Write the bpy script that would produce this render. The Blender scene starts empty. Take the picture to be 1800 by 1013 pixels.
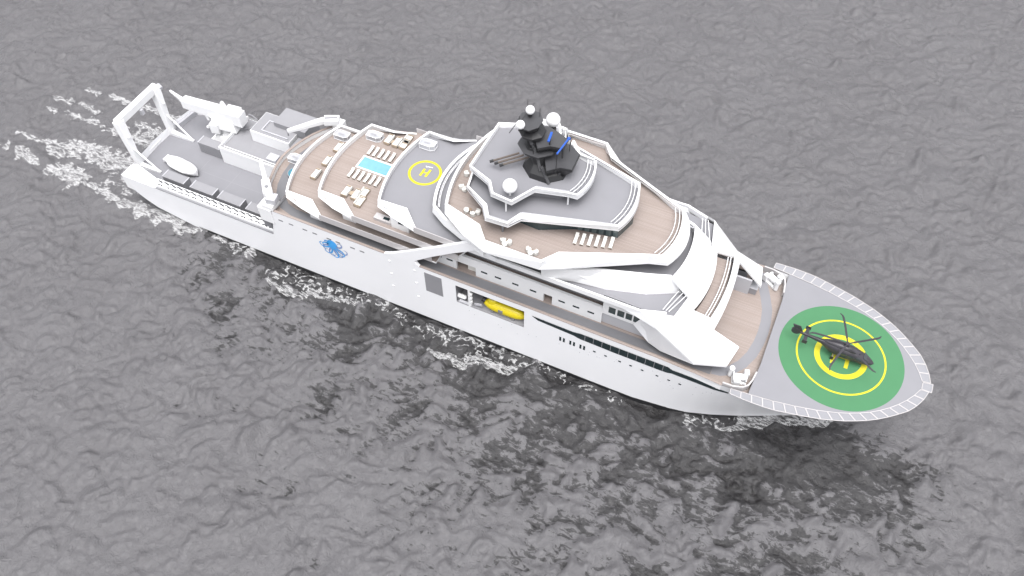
import bpy, math, random
import numpy as np
from mathutils import Vector, Matrix

# ------------------------------------------------------------------ camera, world, sun, exposure
sc = bpy.context.scene
F_PX, PITCH, YAW = 1502.05, math.radians(53.9988), math.radians(114.8622)
CAM = Vector((48.3265, -77.5781, 118.4912))
fw = Vector((math.cos(YAW) * math.cos(PITCH), math.sin(YAW) * math.cos(PITCH), -math.sin(PITCH)))
rt = Vector((math.sin(YAW), -math.cos(YAW), 0.0))
up = rt.cross(fw)
cam_d = bpy.data.cameras.new('camera')
cam_d.sensor_width = 36.0
cam_d.lens = 36.0 * F_PX / 1800.0
cam_d.clip_start = 1.0
cam_d.clip_end = 20000.0
cam = bpy.data.objects.new('camera', cam_d)
sc.collection.objects.link(cam)
M = Matrix((rt, up, -fw)).transposed().to_4x4()
M.translation = CAM
cam.matrix_world = M
sc.camera = cam

SUN_EL, SUN_AZ = math.radians(75), math.radians(-60)      # azimuth measured from +x (bow) towards +y (port)
w = bpy.data.worlds.new('World')
sc.world = w
w.use_nodes = True
nt = w.node_tree
for n in list(nt.nodes):
    nt.nodes.remove(n)
sky = nt.nodes.new('ShaderNodeTexSky')
sky.sky_type = 'NISHITA'
sky.sun_disc = False
sky.sun_elevation = SUN_EL
sky.sun_rotation = math.pi / 2 - SUN_AZ
sky.dust_density = 4.0
sky.air_density = 1.0
hs = nt.nodes.new('ShaderNodeHueSaturation')
hs.inputs['Saturation'].default_value = 0.13
bg = nt.nodes.new('ShaderNodeBackground')
bg.inputs['Strength'].default_value = 0.15
wo = nt.nodes.new('ShaderNodeOutputWorld')
nt.links.new(sky.outputs[0], hs.inputs['Color'])
nt.links.new(hs.outputs[0], bg.inputs['Color'])
nt.links.new(bg.outputs[0], wo.inputs['Surface'])

sd = bpy.data.lights.new('sun', 'SUN')
sd.energy = 1.3
sd.angle = math.radians(48)
sd.color = (1.0, 0.985, 0.965)
sun = bpy.data.objects.new('sun', sd)
sc.collection.objects.link(sun)
dirv = Vector((math.cos(SUN_AZ) * math.cos(SUN_EL), math.sin(SUN_AZ) * math.cos(SUN_EL), math.sin(SUN_EL)))
sun.rotation_euler = dirv.to_track_quat('Z', 'Y').to_euler()
sun.location = dirv * 200
sc.view_settings.view_transform = 'Standard'
sc.view_settings.look = 'None'
sc.view_settings.exposure = 0.97
sc.view_settings.gamma = 1.0
sc.cycles.max_bounces = 6
sc.cycles.diffuse_bounces = 1
sc.cycles.transparent_max_bounces = 12

# ------------------------------------------------------------------ helpers
def at(px, py, z=None, y=None, x=None):
    """point of the photograph (1800 px wide) on a known horizontal or vertical plane"""
    d = fw + rt * ((px - 900) / F_PX) - up * ((py - 506.5) / F_PX)
    if z is not None: t = (z - CAM.z) / d.z
    elif y is not None: t = (y - CAM.y) / d.y
    else: t = (x - CAM.x) / d.x
    return CAM + d * t

def mat(name, col, rough=0.5, metal=0.0, var=0.0, scale=1.0, spec=0.5, bump=0.0, **kw):
    m = bpy.data.materials.new(name)
    m.use_nodes = True
    t = m.node_tree
    b = t.nodes['Principled BSDF']
    b.inputs['Base Color'].default_value = (*col, 1)
    b.inputs['Roughness'].default_value = rough
    b.inputs['Metallic'].default_value = metal
    b.inputs['Specular IOR Level'].default_value = spec
    for k, v in kw.items():
        b.inputs[k.replace('_', ' ')].default_value = v
    if var or bump:
        tc = t.nodes.new('ShaderNodeTexCoord')
        nz = t.nodes.new('ShaderNodeTexNoise')
        nz.inputs['Scale'].default_value = scale
        nz.inputs['Detail'].default_value = 6
        t.links.new(tc.outputs['Object'], nz.inputs['Vector'])
        if var:
            mx = t.nodes.new('ShaderNodeMix')
            mx.data_type = 'RGBA'
            mx.inputs['A'].default_value = (*[c * (1 - var) for c in col], 1)
            mx.inputs['B'].default_value = (*[min(1, c * (1 + var)) for c in col], 1)
            t.links.new(nz.outputs['Fac'], mx.inputs['Factor'])
            t.links.new(mx.outputs['Result'], b.inputs['Base Color'])
        if bump:
            bp = t.nodes.new('ShaderNodeBump')
            bp.inputs['Strength'].default_value = bump
            bp.inputs['Distance'].default_value = 0.1
            t.links.new(nz.outputs['Fac'], bp.inputs['Height'])
            t.links.new(bp.outputs['Normal'], b.inputs['Normal'])
    return m

WHITE = mat('white_paint', (.80, .80, .815), .35, var=.03, scale=.35)
HULLW = mat('hull_paint', (.82, .82, .845), .3, var=.035, scale=.12)
LIGHT = mat('light_grey_paint', (.45, .45, .48), .5, var=.05, scale=.5)
GREY = mat('grey_deck', (.214, .213, .232), .7, var=.06, scale=.4, bump=.05)
DGREY = mat('dark_grey_steel', (.20, .20, .215), .6, var=.1, scale=.6)
CONT = mat('container_grey', (.25, .248, .265), .6, var=.07, scale=.8)
SGREY = mat('shaded_walkway_grey', (.16, .16, .172), .75, var=.08, scale=.5, bump=.05)  # deck grey darkened, mostly to paint in the side deck's shade
PIPE = mat('sooty_pipe', (.10, .08, .068), .5, var=.3, scale=2)
PANE = mat('pale_glass_pane', (.10, .13, .135), .1, spec=.8)
GREEN = mat('helideck_green', (.05, .175, .078), .7, var=.06, scale=.5)
YEL = mat('marking_yellow', (.50, .46, .015), .6, var=.05, scale=1.2)
BLACK = mat('black_paint', (.018, .018, .02), .38, var=.25, scale=.6)
MASTT = mat('mast_top_grey', (.055, .055, .06), .5, var=.2, scale=.6)
GLASS = mat('dark_window_glass', (.015, .028, .032), .12, spec=.7)
TEAL = mat('tinted_glass_wall', (.035, .055, .06), .15, var=.3, scale=.4, spec=.7)
POOL = mat('pool_water', (.165, .36, .43), .08, var=.12, scale=1.5, bump=.25)
JAC = mat('jacuzzi_water', (.06, .20, .26), .1, var=.15, scale=1.5, bump=.2)
HELI = mat('helicopter_grey', (.04, .037, .045), .38, var=.3, scale=.7, spec=.4)
HWIN = mat('helicopter_glass', (.03, .035, .04), .12, spec=.7)
SUBY = mat('submersible_yellow', (.62, .50, .012), .35, var=.06, scale=.7)
CUSH = mat('white_cushion', (.66, .65, .62), .85, var=.04, scale=2)
RATT = mat('light_wood', (.36, .29, .22), .7, var=.15, scale=3)
BLUE = mat('blue_paint', (.02, .09, .42), .4)
EMB = mat('emblem_blue', (.05, .33, .74), .4, var=.35, scale=.6)
EMB2 = mat('emblem_slate', (.20, .28, .52), .4, var=.3, scale=1.2)
RAILG = mat('glass_rail', (.47, .45, .455), .2, var=.05, scale=1)
BROWN = mat('warm_wood_wall', (.23, .165, .12), .6, var=.2, scale=1.5)
NET = mat('safety_net_mesh', (.25, .25, .27), .8, var=.1, scale=6)

def teak():
    m = mat('teak_planking', (.34, .287, .277), .65)
    t = m.node_tree
    b = t.nodes['Principled BSDF']
    tc = t.nodes.new('ShaderNodeTexCoord')
    sp = t.nodes.new('ShaderNodeSeparateXYZ')
    t.links.new(tc.outputs['Object'], sp.inputs[0])
    mu = t.nodes.new('ShaderNodeMath'); mu.operation = 'MULTIPLY'; mu.inputs[1].default_value = 1 / .22
    t.links.new(sp.outputs['Y'], mu.inputs[0])
    fl = t.nodes.new('ShaderNodeMath'); fl.operation = 'FLOOR'
    t.links.new(mu.outputs[0], fl.inputs[0])
    fr = t.nodes.new('ShaderNodeMath'); fr.operation = 'FRACT'
    t.links.new(mu.outputs[0], fr.inputs[0])
    wn = t.nodes.new('ShaderNodeTexWhiteNoise'); wn.noise_dimensions = '1D'
    t.links.new(fl.outputs[0], wn.inputs['W'])
    ns = t.nodes.new('ShaderNodeTexNoise'); ns.inputs['Scale'].default_value = .5; ns.inputs['Detail'].default_value = 5
    t.links.new(tc.outputs['Object'], ns.inputs['Vector'])
    ad = t.nodes.new('ShaderNodeMath'); ad.operation = 'ADD'
    t.links.new(wn.outputs['Value'], ad.inputs[0]); t.links.new(ns.outputs['Fac'], ad.inputs[1])
    cr = t.nodes.new('ShaderNodeMapRange')
    cr.inputs['From Min'].default_value = 0.2; cr.inputs['From Max'].default_value = 1.6
    t.links.new(ad.outputs[0], cr.inputs['Value'])
    mx = t.nodes.new('ShaderNodeMix'); mx.data_type = 'RGBA'
    mx.inputs['A'].default_value = (.262, .214, .192, 1); mx.inputs['B'].default_value = (.312, .262, .240, 1)
    t.links.new(cr.outputs[0], mx.inputs['Factor'])
    gp = t.nodes.new('ShaderNodeMath'); gp.operation = 'LESS_THAN'; gp.inputs[1].default_value = .10
    t.links.new(fr.outputs[0], gp.inputs[0])
    m2 = t.nodes.new('ShaderNodeMix'); m2.data_type = 'RGBA'
    m2.inputs['B'].default_value = (.15, .12, .11, 1)
    t.links.new(gp.outputs[0], m2.inputs['Factor']); t.links.new(mx.outputs['Result'], m2.inputs['A'])
    t.links.new(m2.outputs['Result'], b.inputs['Base Color'])
    return m
TEAK = teak()

col = sc.collection
TWIN = {}
class MB:
    def __init__(s): s.v = []; s.f = []; s.both = False
    def add(s, vs, fs):
        n = len(s.v); s.v += [tuple(v) for v in vs]; s.f += [tuple(i + n for i in f) for f in fs]; return s
    def face(s, *vs): return s.add(vs, [tuple(range(len(vs)))])
    def prism(s, poly, z0, z1):
        n = len(poly)
        vs = [(p[0], p[1], z0) for p in poly] + [(p[0], p[1], z1) for p in poly]
        fs = [tuple(range(n - 1, -1, -1)), tuple(range(n, 2 * n))] + [(i, (i + 1) % n, n + (i + 1) % n, n + i) for i in range(n)]
        return s.add(vs, fs)
    def box(s, x0, x1, y0, y1, z0, z1):
        return s.prism([(x0, y0), (x1, y0), (x1, y1), (x0, y1)], z0, z1)
    def obox(s, c, sx, sy, sz, rz=0, taper=1.0):
        c = Vector(c); ca, sa = math.cos(rz), math.sin(rz); vs = []
        for k, tz in ((0, 1), (1, taper)):
            for (a, b) in ((-1, -1), (1, -1), (1, 1), (-1, 1)):
                x, y = a * sx / 2 * tz, b * sy / 2 * tz
                vs.append((c.x + x * ca - y * sa, c.y + x * sa + y * ca, c.z + k * sz))
        return s.add(vs, [(3, 2, 1, 0), (4, 5, 6, 7), (0, 1, 5, 4), (1, 2, 6, 5), (2, 3, 7, 6), (3, 0, 4, 7)])
    def tube(s, p0, p1, r0, r1=None, n=8, caps=True):
        if r1 is None: r1 = r0
        p0, p1 = Vector(p0), Vector(p1); d = (p1 - p0).normalized()
        a = d.orthogonal().normalized(); b = d.cross(a)
        vs = []
        for p, r in ((p0, r0), (p1, r1)):
            for i in range(n):
                t = 2 * math.pi * i / n
                vs.append(p + (a * math.cos(t) + b * math.sin(t)) * r)
        fs = [(i, (i + 1) % n, n + (i + 1) % n, n + i) for i in range(n)]
        if caps: fs += [tuple(range(n - 1, -1, -1)), tuple(range(n, 2 * n))]
        return s.add(vs, fs)
    def bar(s, p0, p1, w0, h0, w1=None, h1=None, upv=(0, 0, 1)):
        if w1 is None: w1 = w0
        if h1 is None: h1 = h0
        p0, p1 = Vector(p0), Vector(p1); d = (p1 - p0).normalized()
        a = d.cross(Vector(upv)).normalized(); b = a.cross(d)
        vs = []
        for p, w_, h_ in ((p0, w0, h0), (p1, w1, h1)):
            for (i, j) in ((-1, -1), (1, -1), (1, 1), (-1, 1)):
                vs.append(p + a * i * w_ / 2 + b * j * h_ / 2)
        return s.add(vs, [(3, 2, 1, 0), (4, 5, 6, 7), (0, 1, 5, 4), (1, 2, 6, 5), (2, 3, 7, 6), (3, 0, 4, 7)])
    def ball(s, c, rx, ry=None, rz=None, n=16, m=10, z0=-1.0):
        ry = rx if ry is None else ry; rz = rx if rz is None else rz
        vs = []; fs = []
        for j in range(m + 1):
            ph = math.asin(z0) + (math.pi / 2 - math.asin(z0)) * j / m
            for i in range(n):
                t = 2 * math.pi * i / n
                vs.append((c[0] + rx * math.cos(ph) * math.cos(t), c[1] + ry * math.cos(ph) * math.sin(t), c[2] + rz * math.sin(ph)))
        for j in range(m):
            for i in range(n):
                fs.append((j * n + i, j * n + (i + 1) % n, (j + 1) * n + (i + 1) % n, (j + 1) * n + i))
        return s.add(vs, fs)
    def rings(s, rs, caps=True):
        n = len(rs[0]); vs = [p for r in rs for p in r]; fs = []
        for j in range(len(rs) - 1):
            for i in range(n):
                fs.append((j * n + i, j * n + (i + 1) % n, (j + 1) * n + (i + 1) % n, (j + 1) * n + i))
        if caps: fs += [tuple(range(n - 1, -1, -1)), tuple(range((len(rs) - 1) * n, len(rs) * n))]
        return s.add(vs, fs)
    def wall(s, top, bot, th, closed=False):
        """bulwark: outer face from bot to top, inner face th towards the left of the walking direction"""
        n = len(top)
        def inn(P):
            out = []
            for i in range(n):
                a = Vector(P[(i - 1) % n][:2]) if (closed or i > 0) else None
                c = Vector(P[(i + 1) % n][:2]) if (closed or i < n - 1) else None
                p = Vector(P[i][:2]); ns = []
                if a is not None and (p - a).length > 1e-5: d = (p - a).normalized(); ns.append(Vector((-d.y, d.x)))
                if c is not None and (c - p).length > 1e-5: d = (c - p).normalized(); ns.append(Vector((-d.y, d.x)))
                if not ns: ns = [Vector((0, 1))]
                q = sum(ns, Vector((0, 0)))
                if q.length < 1e-4: q = ns[0]
                q.normalize()
                k = th / max(.45, q.dot(ns[0]))
                out.append((p.x + q.x * k, p.y + q.y * k, P[i][2]))
            return out
        ti, bi = inn(top), inn(bot)
        vs = list(bot) + list(top) + ti + bi
        fs = []
        m = n if closed else n - 1
        for i in range(m):
            j = (i + 1) % n
            for a, b in ((0, 1), (1, 2), (2, 3), (3, 0)):
                fs.append((a * n + i, a * n + j, b * n + j, b * n + i))
        if not closed:
            fs += [(0, n, 2 * n, 3 * n), (n - 1, 4 * n - 1, 3 * n - 1, 2 * n - 1)]
        return s.add(vs, fs)
    def shell(s, polys, dz):
        """sloping roof surfaces with a thickness"""
        edges = {}
        for P in polys:
            for i in range(len(P)):
                a = tuple(round(c, 3) for c in P[i]); b = tuple(round(c, 3) for c in P[(i + 1) % len(P)])
                edges[(a, b)] = edges.get((a, b), 0) + 1
            s.face(*P); s.face(*[(p[0], p[1], p[2] - dz) for p in reversed(P)])
        for (a, b) in edges:
            if (b, a) not in edges:
                s.face(a, (a[0], a[1], a[2] - dz), (b[0], b[1], b[2] - dz), b)
        return s
    def mirror(s):
        s.both = True; return s
    def mirror_in(s):
        n = len(s.v)
        s.v += [(x, -y, z) for x, y, z in s.v[:n]]
        s.f += [tuple(i + n for i in reversed(f)) for f in s.f[:]]
        return s
    def build(s, name, m, parent=None, smooth=0, bevel=0, label=None):
        me = bpy.data.meshes.new(name)
        me.from_pydata([tuple(v) for v in s.v], [], s.f)
        me.validate()
        me.materials.append(m)
        if smooth:
            me.polygons.foreach_set('use_smooth', [True] * len(me.polygons))
            me.set_sharp_from_angle(angle=math.radians(smooth))
        me.update()
        o = bpy.data.objects.new(name, me)
        col.objects.link(o)
        if parent is not None: o.parent = parent
        if bevel:
            bv = o.modifiers.new('bevel', 'BEVEL'); bv.width = bevel; bv.segments = 2; bv.limit_method = 'ANGLE'
        if label: o['label'] = label
        if s.both:
            q = MB(); q.v = [(v[0], -v[1], v[2]) for v in s.v]; q.f = [tuple(reversed(f)) for f in s.f]
            TWIN[o.name] = q.build(name, m, TWIN.get(parent.name, parent) if parent is not None else None, smooth, bevel, label)
        return o

def thing(name, label, cat, loc=(0, 0, 0), rz=0, group=None):
    o = bpy.data.objects.new(name, None)
    o.empty_display_size = .5
    col.objects.link(o)
    o.location = loc; o.rotation_euler = (0, 0, rz)
    o['label'] = label; o['category'] = cat
    if group: o['group'] = group
    return o

def dup(root, loc, rz, label):
    r = root.copy(); col.objects.link(r); r.location = loc; r.rotation_euler = (0, 0, rz); r['label'] = label
    for ch in list(root.children):
        c = ch.copy(); col.objects.link(c); c.parent = r
        for g in list(ch.children):
            d = g.copy(); col.objects.link(d); d.parent = c
    return r

def mir(pts):
    """half outline (aft centre -> starboard -> fwd centre) to a closed anticlockwise loop"""
    port = [(p[0], -p[1]) + tuple(p[2:]) for p in reversed(pts) if abs(p[1]) > .02]
    return list(pts) + port

def arc(xc, xe, ye, n=9):
    """aft or forward arc, from the centre line to the starboard corner (y negative)"""
    return [(xc + (xe - xc) * (i / n) ** 2, -ye * i / n) for i in range(n + 1)]

def zz(pts, z): return [(p[0], p[1], z) for p in pts]

# ------------------------------------------------------------------ water
rng = np.random.RandomState(7)
def field(n, dx, lo, hi, power, seed, ang=0.0, stretch=1.0):
    r = np.random.RandomState(seed)
    a = np.fft.rfft2(r.randn(n, n))
    kx = np.fft.fftfreq(n, dx)[:, None]; ky = np.fft.rfftfreq(n, dx)[None, :]
    c, s_ = math.cos(ang), math.sin(ang)
    u, v = (kx * c + ky * s_) * stretch, (-kx * s_ + ky * c)
    k = np.sqrt(u * u + v * v) + 1e-9
    filt = np.where((k > 1 / hi) & (k < 1 / lo), k ** (-power), 0)
    f = np.fft.irfft2(a * filt, s=(n, n))
    return f / f.std()

N = 1280; DX = .34
f1 = field(N, DX, 5, 22, 1.4, 1, YAW, .8)
f2 = field(N, DX, 2.4, 13, 1.1, 2, YAW + .3, .75)
f3 = field(N, DX, 1.3, 5, .9, 3, YAW - .2, .8)
f4 = field(N, DX, .8, 2.4, .5, 4)
wx = field(N, DX, 6, 22, 1.5, 5); wy = field(N, DX, 6, 22, 1.5, 6)
ii, jj = np.meshgrid(np.arange(N), np.arange(N), indexing='ij')
def warp(f, a):
    return f[(ii + (wx * a / DX).astype(int)) % N, (jj + (wy * a / DX).astype(int)) % N]
def billow(f, e): return np.sqrt(f * f + e)
H = .20 * f1 + .34 * warp(billow(f2, .004), .9) + .16 * warp(billow(f3, .004), .5) + .03 * warp(billow(f4, .01), .3)
H = H - H.mean()
PATCH = warp(field(N, DX, 1.2, 7, 1.0, 11, YAW, .7), .6)
def sample(A, x, y):
    u = (np.asarray(x) / DX) % N; v = (np.asarray(y) / DX) % N
    i0 = np.floor(u).astype(int); j0 = np.floor(v).astype(int); fu = u - i0; fv = v - j0
    i1 = (i0 + 1) % N; j1 = (j0 + 1) % N; i0 = i0 % N; j0 = j0 % N
    return (A[i0, j0] * (1 - fu) * (1 - fv) + A[i1, j0] * fu * (1 - fv) + A[i0, j1] * (1 - fu) * fv + A[i1, j1] * fu * fv)

def chop_reflect_zone(x, y):
    """0..1: starboard zone of steeper waves and painted dark reflections"""
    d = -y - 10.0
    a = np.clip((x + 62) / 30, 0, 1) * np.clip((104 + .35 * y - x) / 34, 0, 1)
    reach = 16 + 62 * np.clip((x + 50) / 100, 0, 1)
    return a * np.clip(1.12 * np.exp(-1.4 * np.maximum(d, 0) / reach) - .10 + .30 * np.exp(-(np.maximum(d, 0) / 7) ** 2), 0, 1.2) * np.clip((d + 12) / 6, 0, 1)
def wave_h(x, y):
    h = sample(H, x, y)
    D = chop_reflect_zone(x, y)
    amp = 1 + .55 * D
    r = np.hypot(x - 10, y - 30)
    fade = np.clip((900 - r) / 600, 0, 1)
    lee = .55 + .45 * np.clip((-y - 11) / 6, 0, 1)
    near = np.where((np.abs(y) < 17) & (x > -70) & (x < 78), lee, 1.0)
    return h * amp * fade * near

def axis(lo, hi, step):
    core = np.arange(lo, hi + step, step)
    a = []; s_ = step; p = core[-1]
    while p < 9000: s_ *= 1.16; p += s_; a.append(p)
    b = []; s_ = step; p = core[0]
    while p > -9000: s_ *= 1.16; p -= s_; b.append(p)
    return np.array(b[::-1] + list(core) + a)
ax = axis(-150, 125, .36); ay = axis(-85, 165, .36)
gx, gy = np.meshgrid(ax, ay, indexing='ij')
gz = wave_h(gx, gy) - .15
nx, ny = gx.shape
me = bpy.data.meshes.new('sea')
me.vertices.add(nx * ny)
co = np.stack([gx, gy, gz], -1).reshape(-1, 3).astype(np.float32)
me.vertices.foreach_set('co', co.ravel())
idx = np.arange(nx * ny).reshape(nx, ny)
q = np.stack([idx[:-1, :-1], idx[1:, :-1], idx[1:, 1:], idx[:-1, 1:]], -1).reshape(-1, 4).astype(np.int32)
me.loops.add(q.size); me.loops.foreach_set('vertex_index', q.ravel())
me.polygons.add(len(q))
me.polygons.foreach_set('loop_start', (np.arange(len(q)) * 4).astype(np.int32))
me.polygons.foreach_set('loop_total', np.full(len(q), 4, np.int32))
me.update(calc_edges=True)
me.polygons.foreach_set('use_smooth', np.ones(len(q), bool))
D = chop_reflect_zone(gx, gy)
for nm, arr in (('dark_reflect', D), ('trough', np.clip(.5 - gz * .55, 0, 1))):
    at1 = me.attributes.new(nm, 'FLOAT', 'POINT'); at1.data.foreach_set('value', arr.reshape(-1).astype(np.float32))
seam = bpy.data.materials.new('sea_water'); seam.use_nodes = True
t = seam.node_tree; b = t.nodes['Principled BSDF']
b.inputs['Roughness'].default_value = .42
b.inputs['IOR'].default_value = 1.33
b.inputs['Specular IOR Level'].default_value = .6
def attr(nm):
    a_ = t.nodes.new('ShaderNodeAttribute'); a_.attribute_name = nm; return a_.outputs['Fac']
def mth(op, a_, b__, c_=None):
    n_ = t.nodes.new('ShaderNodeMath'); n_.operation = op
    for i_, v_ in enumerate((a_, b__, c_)):
        if v_ is None: continue
        if isinstance(v_, (int, float)): n_.inputs[i_].default_value = v_
        else: t.links.new(v_, n_.inputs[i_])
    return n_.outputs[0]
tc = t.nodes.new('ShaderNodeTexCoord')
def noise(scale, detail, rough=.5, dist=0.0, stretch=None):
    n_ = t.nodes.new('ShaderNodeTexNoise'); n_.inputs['Scale'].default_value = scale; n_.inputs['Detail'].default_value = detail
    n_.inputs['Roughness'].default_value = rough; n_.inputs['Distortion'].default_value = dist
    if stretch:
        mp = t.nodes.new('ShaderNodeMapping'); mp.inputs['Scale'].default_value = stretch; mp.inputs['Rotation'].default_value = (0, 0, -.12)
        t.links.new(tc.outputs['Object'], mp.inputs['Vector']); t.links.new(mp.outputs[0], n_.inputs['Vector'])
    else: t.links.new(tc.outputs['Object'], n_.inputs['Vector'])
    return n_.outputs['Fac']
def smooth(v, lo, hi):
    m_ = t.nodes.new('ShaderNodeMapRange'); m_.interpolation_type = 'SMOOTHSTEP'; m_.inputs['From Min'].default_value = lo; m_.inputs['From Max'].default_value = hi
    t.links.new(v, m_.inputs['Value']); return m_.outputs[0]
def mixc(f, a_, b__):
    m_ = t.nodes.new('ShaderNodeMix'); m_.data_type = 'RGBA'; t.links.new(f, m_.inputs['Factor'])
    for k_, v_ in (('A', a_), ('B', b__)):
        if isinstance(v_, tuple): m_.inputs[k_].default_value = (*v_, 1)
        else: t.links.new(v_, m_.inputs[k_])
    return m_.outputs['Result']
base = mixc(noise(.045, 4), (.100, .097, .103), (.126, .123, .130))
st_ = attr('dark_reflect'); trg = attr('trough')
# dark reflections painted into the base colour, denser beside the hull and in troughs
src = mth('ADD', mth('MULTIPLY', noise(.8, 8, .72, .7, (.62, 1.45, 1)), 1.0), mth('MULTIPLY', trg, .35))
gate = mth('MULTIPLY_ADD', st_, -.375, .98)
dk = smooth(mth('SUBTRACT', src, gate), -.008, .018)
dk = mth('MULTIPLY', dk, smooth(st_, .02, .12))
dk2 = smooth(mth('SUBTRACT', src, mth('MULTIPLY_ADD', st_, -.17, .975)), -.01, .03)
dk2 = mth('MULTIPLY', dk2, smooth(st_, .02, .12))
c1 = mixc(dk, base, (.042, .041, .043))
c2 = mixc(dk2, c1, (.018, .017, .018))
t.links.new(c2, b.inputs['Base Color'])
n2 = t.nodes.new('ShaderNodeTexNoise'); n2.inputs['Scale'].default_value = 1.0; n2.inputs['Detail'].default_value = 6; n2.inputs['Roughness'].default_value = .6
n2.inputs['Distortion'].default_value = .8
t.links.new(tc.outputs['Object'], n2.inputs['Vector'])
ab = t.nodes.new('ShaderNodeMath'); ab.operation = 'SUBTRACT'; ab.inputs[1].default_value = .5
t.links.new(n2.outputs['Fac'], ab.inputs[0])
ab2 = t.nodes.new('ShaderNodeMath'); ab2.operation = 'ABSOLUTE'; t.links.new(ab.outputs[0], ab2.inputs[0])
bp = t.nodes.new('ShaderNodeBump'); bp.inputs['Strength'].default_value = .6; bp.inputs['Distance'].default_value = .8
t.links.new(ab2.outputs[0], bp.inputs['Height']); t.links.new(bp.outputs['Normal'], b.inputs['Normal'])
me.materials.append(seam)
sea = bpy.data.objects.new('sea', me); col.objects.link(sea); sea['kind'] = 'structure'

# ------------------------------------------------------------------ foam
FOAM = mat('foam', (.82, .82, .83), .8, var=.05, scale=3)
cs = .12
foam_noise = field(1024, cs, .8, 4.5, 1.3, 21); foam_big = field(1024, cs, 2, 12, 1.2, 22)
ridge = np.abs(field(1024, cs, .9, 5, 1.0, 24))
cells = {}
def foam_stroke(pts, w, dens, z=0.0, vein=0.0):
    if isinstance(w, (int, float)): w = [w] * len(pts)
    if pts[0][0] < 400: w = [q * .95 for q in w]; dens -= .38
    if vein > .7: dens -= .35; vein *= .75
    if dens >= 1.6 and pts[0][0] > 400: w = [q * .62 for q in w]; dens += .5
    """lay foam along a line on the water; dens is the density in the core"""
    P = [np.array(at(*p, z=0)[:2]) for p in pts]
    ws = w if isinstance(w, (list, tuple)) else [w] * len(P)
    x0 = min(p[0] for p in P) - 2 * max(ws) - 1; x1 = max(p[0] for p in P) + 2 * max(ws) + 1
    y0 = min(p[1] for p in P) - 2 * max(ws) - 1; y1 = max(p[1] for p in P) + 2 * max(ws) + 1
    xi = np.arange(math.floor(x0 / cs), math.ceil(x1 / cs)); yi = np.arange(math.floor(y0 / cs), math.ceil(y1 / cs))
    X, Y = np.meshgrid(xi, yi, indexing='ij'); px = X * cs; py = Y * cs
    wob = foam_big[X % 1024, Y % 1024] * min(.35, .45 * min(ws))
    best = np.full(px.shape, 9.0)
    for k in range(len(P) - 1):
        a, b_ = P[k], P[k + 1]; d = b_ - a; L = d @ d
        tt = np.clip(((px - a[0]) * d[0] + (py - a[1]) * d[1]) / L, 0, 1)
        dist = np.hypot(px - a[0] - tt * d[0] + wob * .8, py - a[1] - tt * d[1] + wob * .8)
        best = np.minimum(best, dist / (ws[k] * (1 - tt) + ws[k + 1] * tt))
    n1 = foam_noise[X % 1024, Y % 1024]; rd = ridge[X % 1024, Y % 1024]
    score = dens + .30 - best * 1.65 + n1 * .5 - vein * (rd * 2.2 - .5)
    ok = (score > -.45) & (best < 2.2)
    for i, j, s_ in zip(X[ok].tolist(), Y[ok].tolist(), score[ok].tolist()):
        if s_ > cells.get((i, j), -9): cells[(i, j)] = s_
# streaks behind the stern
foam_stroke([(30, 232), (60, 243), (82, 250)], .5, 1.2)
foam_stroke([(82, 250), (105, 256), (130, 262), (165, 272), (200, 285), (235, 297)], [1.0, 1.6, 1.7, 2.0, 2.0, 2.2], 1.55)
foam_stroke([(130, 245), (180, 262), (215, 272), (240, 285)], [1.0, 1.5, 1.8, 1.5], .75, vein=.4)
foam_stroke([(100, 172), (125, 178), (150, 188), (180, 200)], .8, .75)
foam_stroke([(85, 188), (130, 205), (165, 215), (210, 235), (250, 250), (285, 262)], [.6, .8, .9, 1.2, 1.7, 1.6], .95, vein=.2)
foam_stroke([(195, 172), (215, 176), (232, 184), (262, 192), (300, 205), (330, 214)], [.8, 1.0, .9, .9, .9, .9], 1.1)
foam_stroke([(155, 160), (172, 165)], .6, 1.2)
foam_stroke([(235, 218), (262, 226), (300, 240)], 1.5, .95, vein=.2)
foam_stroke([(240, 240), (270, 255), (300, 272)], 2.0, 1.1)
foam_stroke([(2, 255), (17, 258)], .7, 1.5)
foam_stroke([(33, 268), (45, 278), (64, 284)], [.8, 1.0, .8], 1.5)
foam_stroke([(96, 298), (110, 303), (125, 312), (150, 316)], [1.4, 1.6, 1.4, 1.0], 2.0)
foam_stroke([(165, 325), (172, 334), (190, 342), (215, 356), (240, 364)], [.7, .8, .8, .9, 1.2], 1.7)
foam_stroke([(240, 364), (255, 374), (275, 382), (298, 380)], [1.2, 1.2, 1.3, .8], 1.9)
foam_stroke([(302, 385), (318, 392), (322, 403), (350, 405), (360, 405)], [.9, .8, .7, .6, .4], 1.6)
foam_stroke([(380, 415), (398, 424)], .6, 1.2)
foam_stroke([(200, 300), (225, 330), (245, 350)], 3.0, .35, vein=.8)
foam_stroke([(170, 325), (210, 318), (232, 312)], 2.2, .3, vein=.6)
# milky lace beside the hull
foam_stroke([(405, 430), (430, 443), (445, 455)], [.9, 1.4, .6], .9, vein=.5)
foam_stroke([(475, 478), (510, 478), (550, 493), (590, 512), (640, 530)], [1.2, 2.4, 2.8, 2.4, 1.6], .62, vein=1.1)
foam_stroke([(640, 520), (700, 550), (740, 575)], 2.0, .05, vein=1.0)
foam_stroke([(755, 580), (800, 592), (850, 602), (900, 622), (950, 640)], [1.4, 3.0, 3.4, 2.6, 1.6], .62, vein=1.1)
foam_stroke([(950, 640), (1010, 670), (1080, 700)], 1.8, .0, vein=1.0)
foam_stroke([(1200, 738), (1206, 757)], .8, .6, vein=.3)
foam_stroke([(1205, 740), (1250, 742), (1290, 745)], 1.3, .5, vein=.8)
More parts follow.
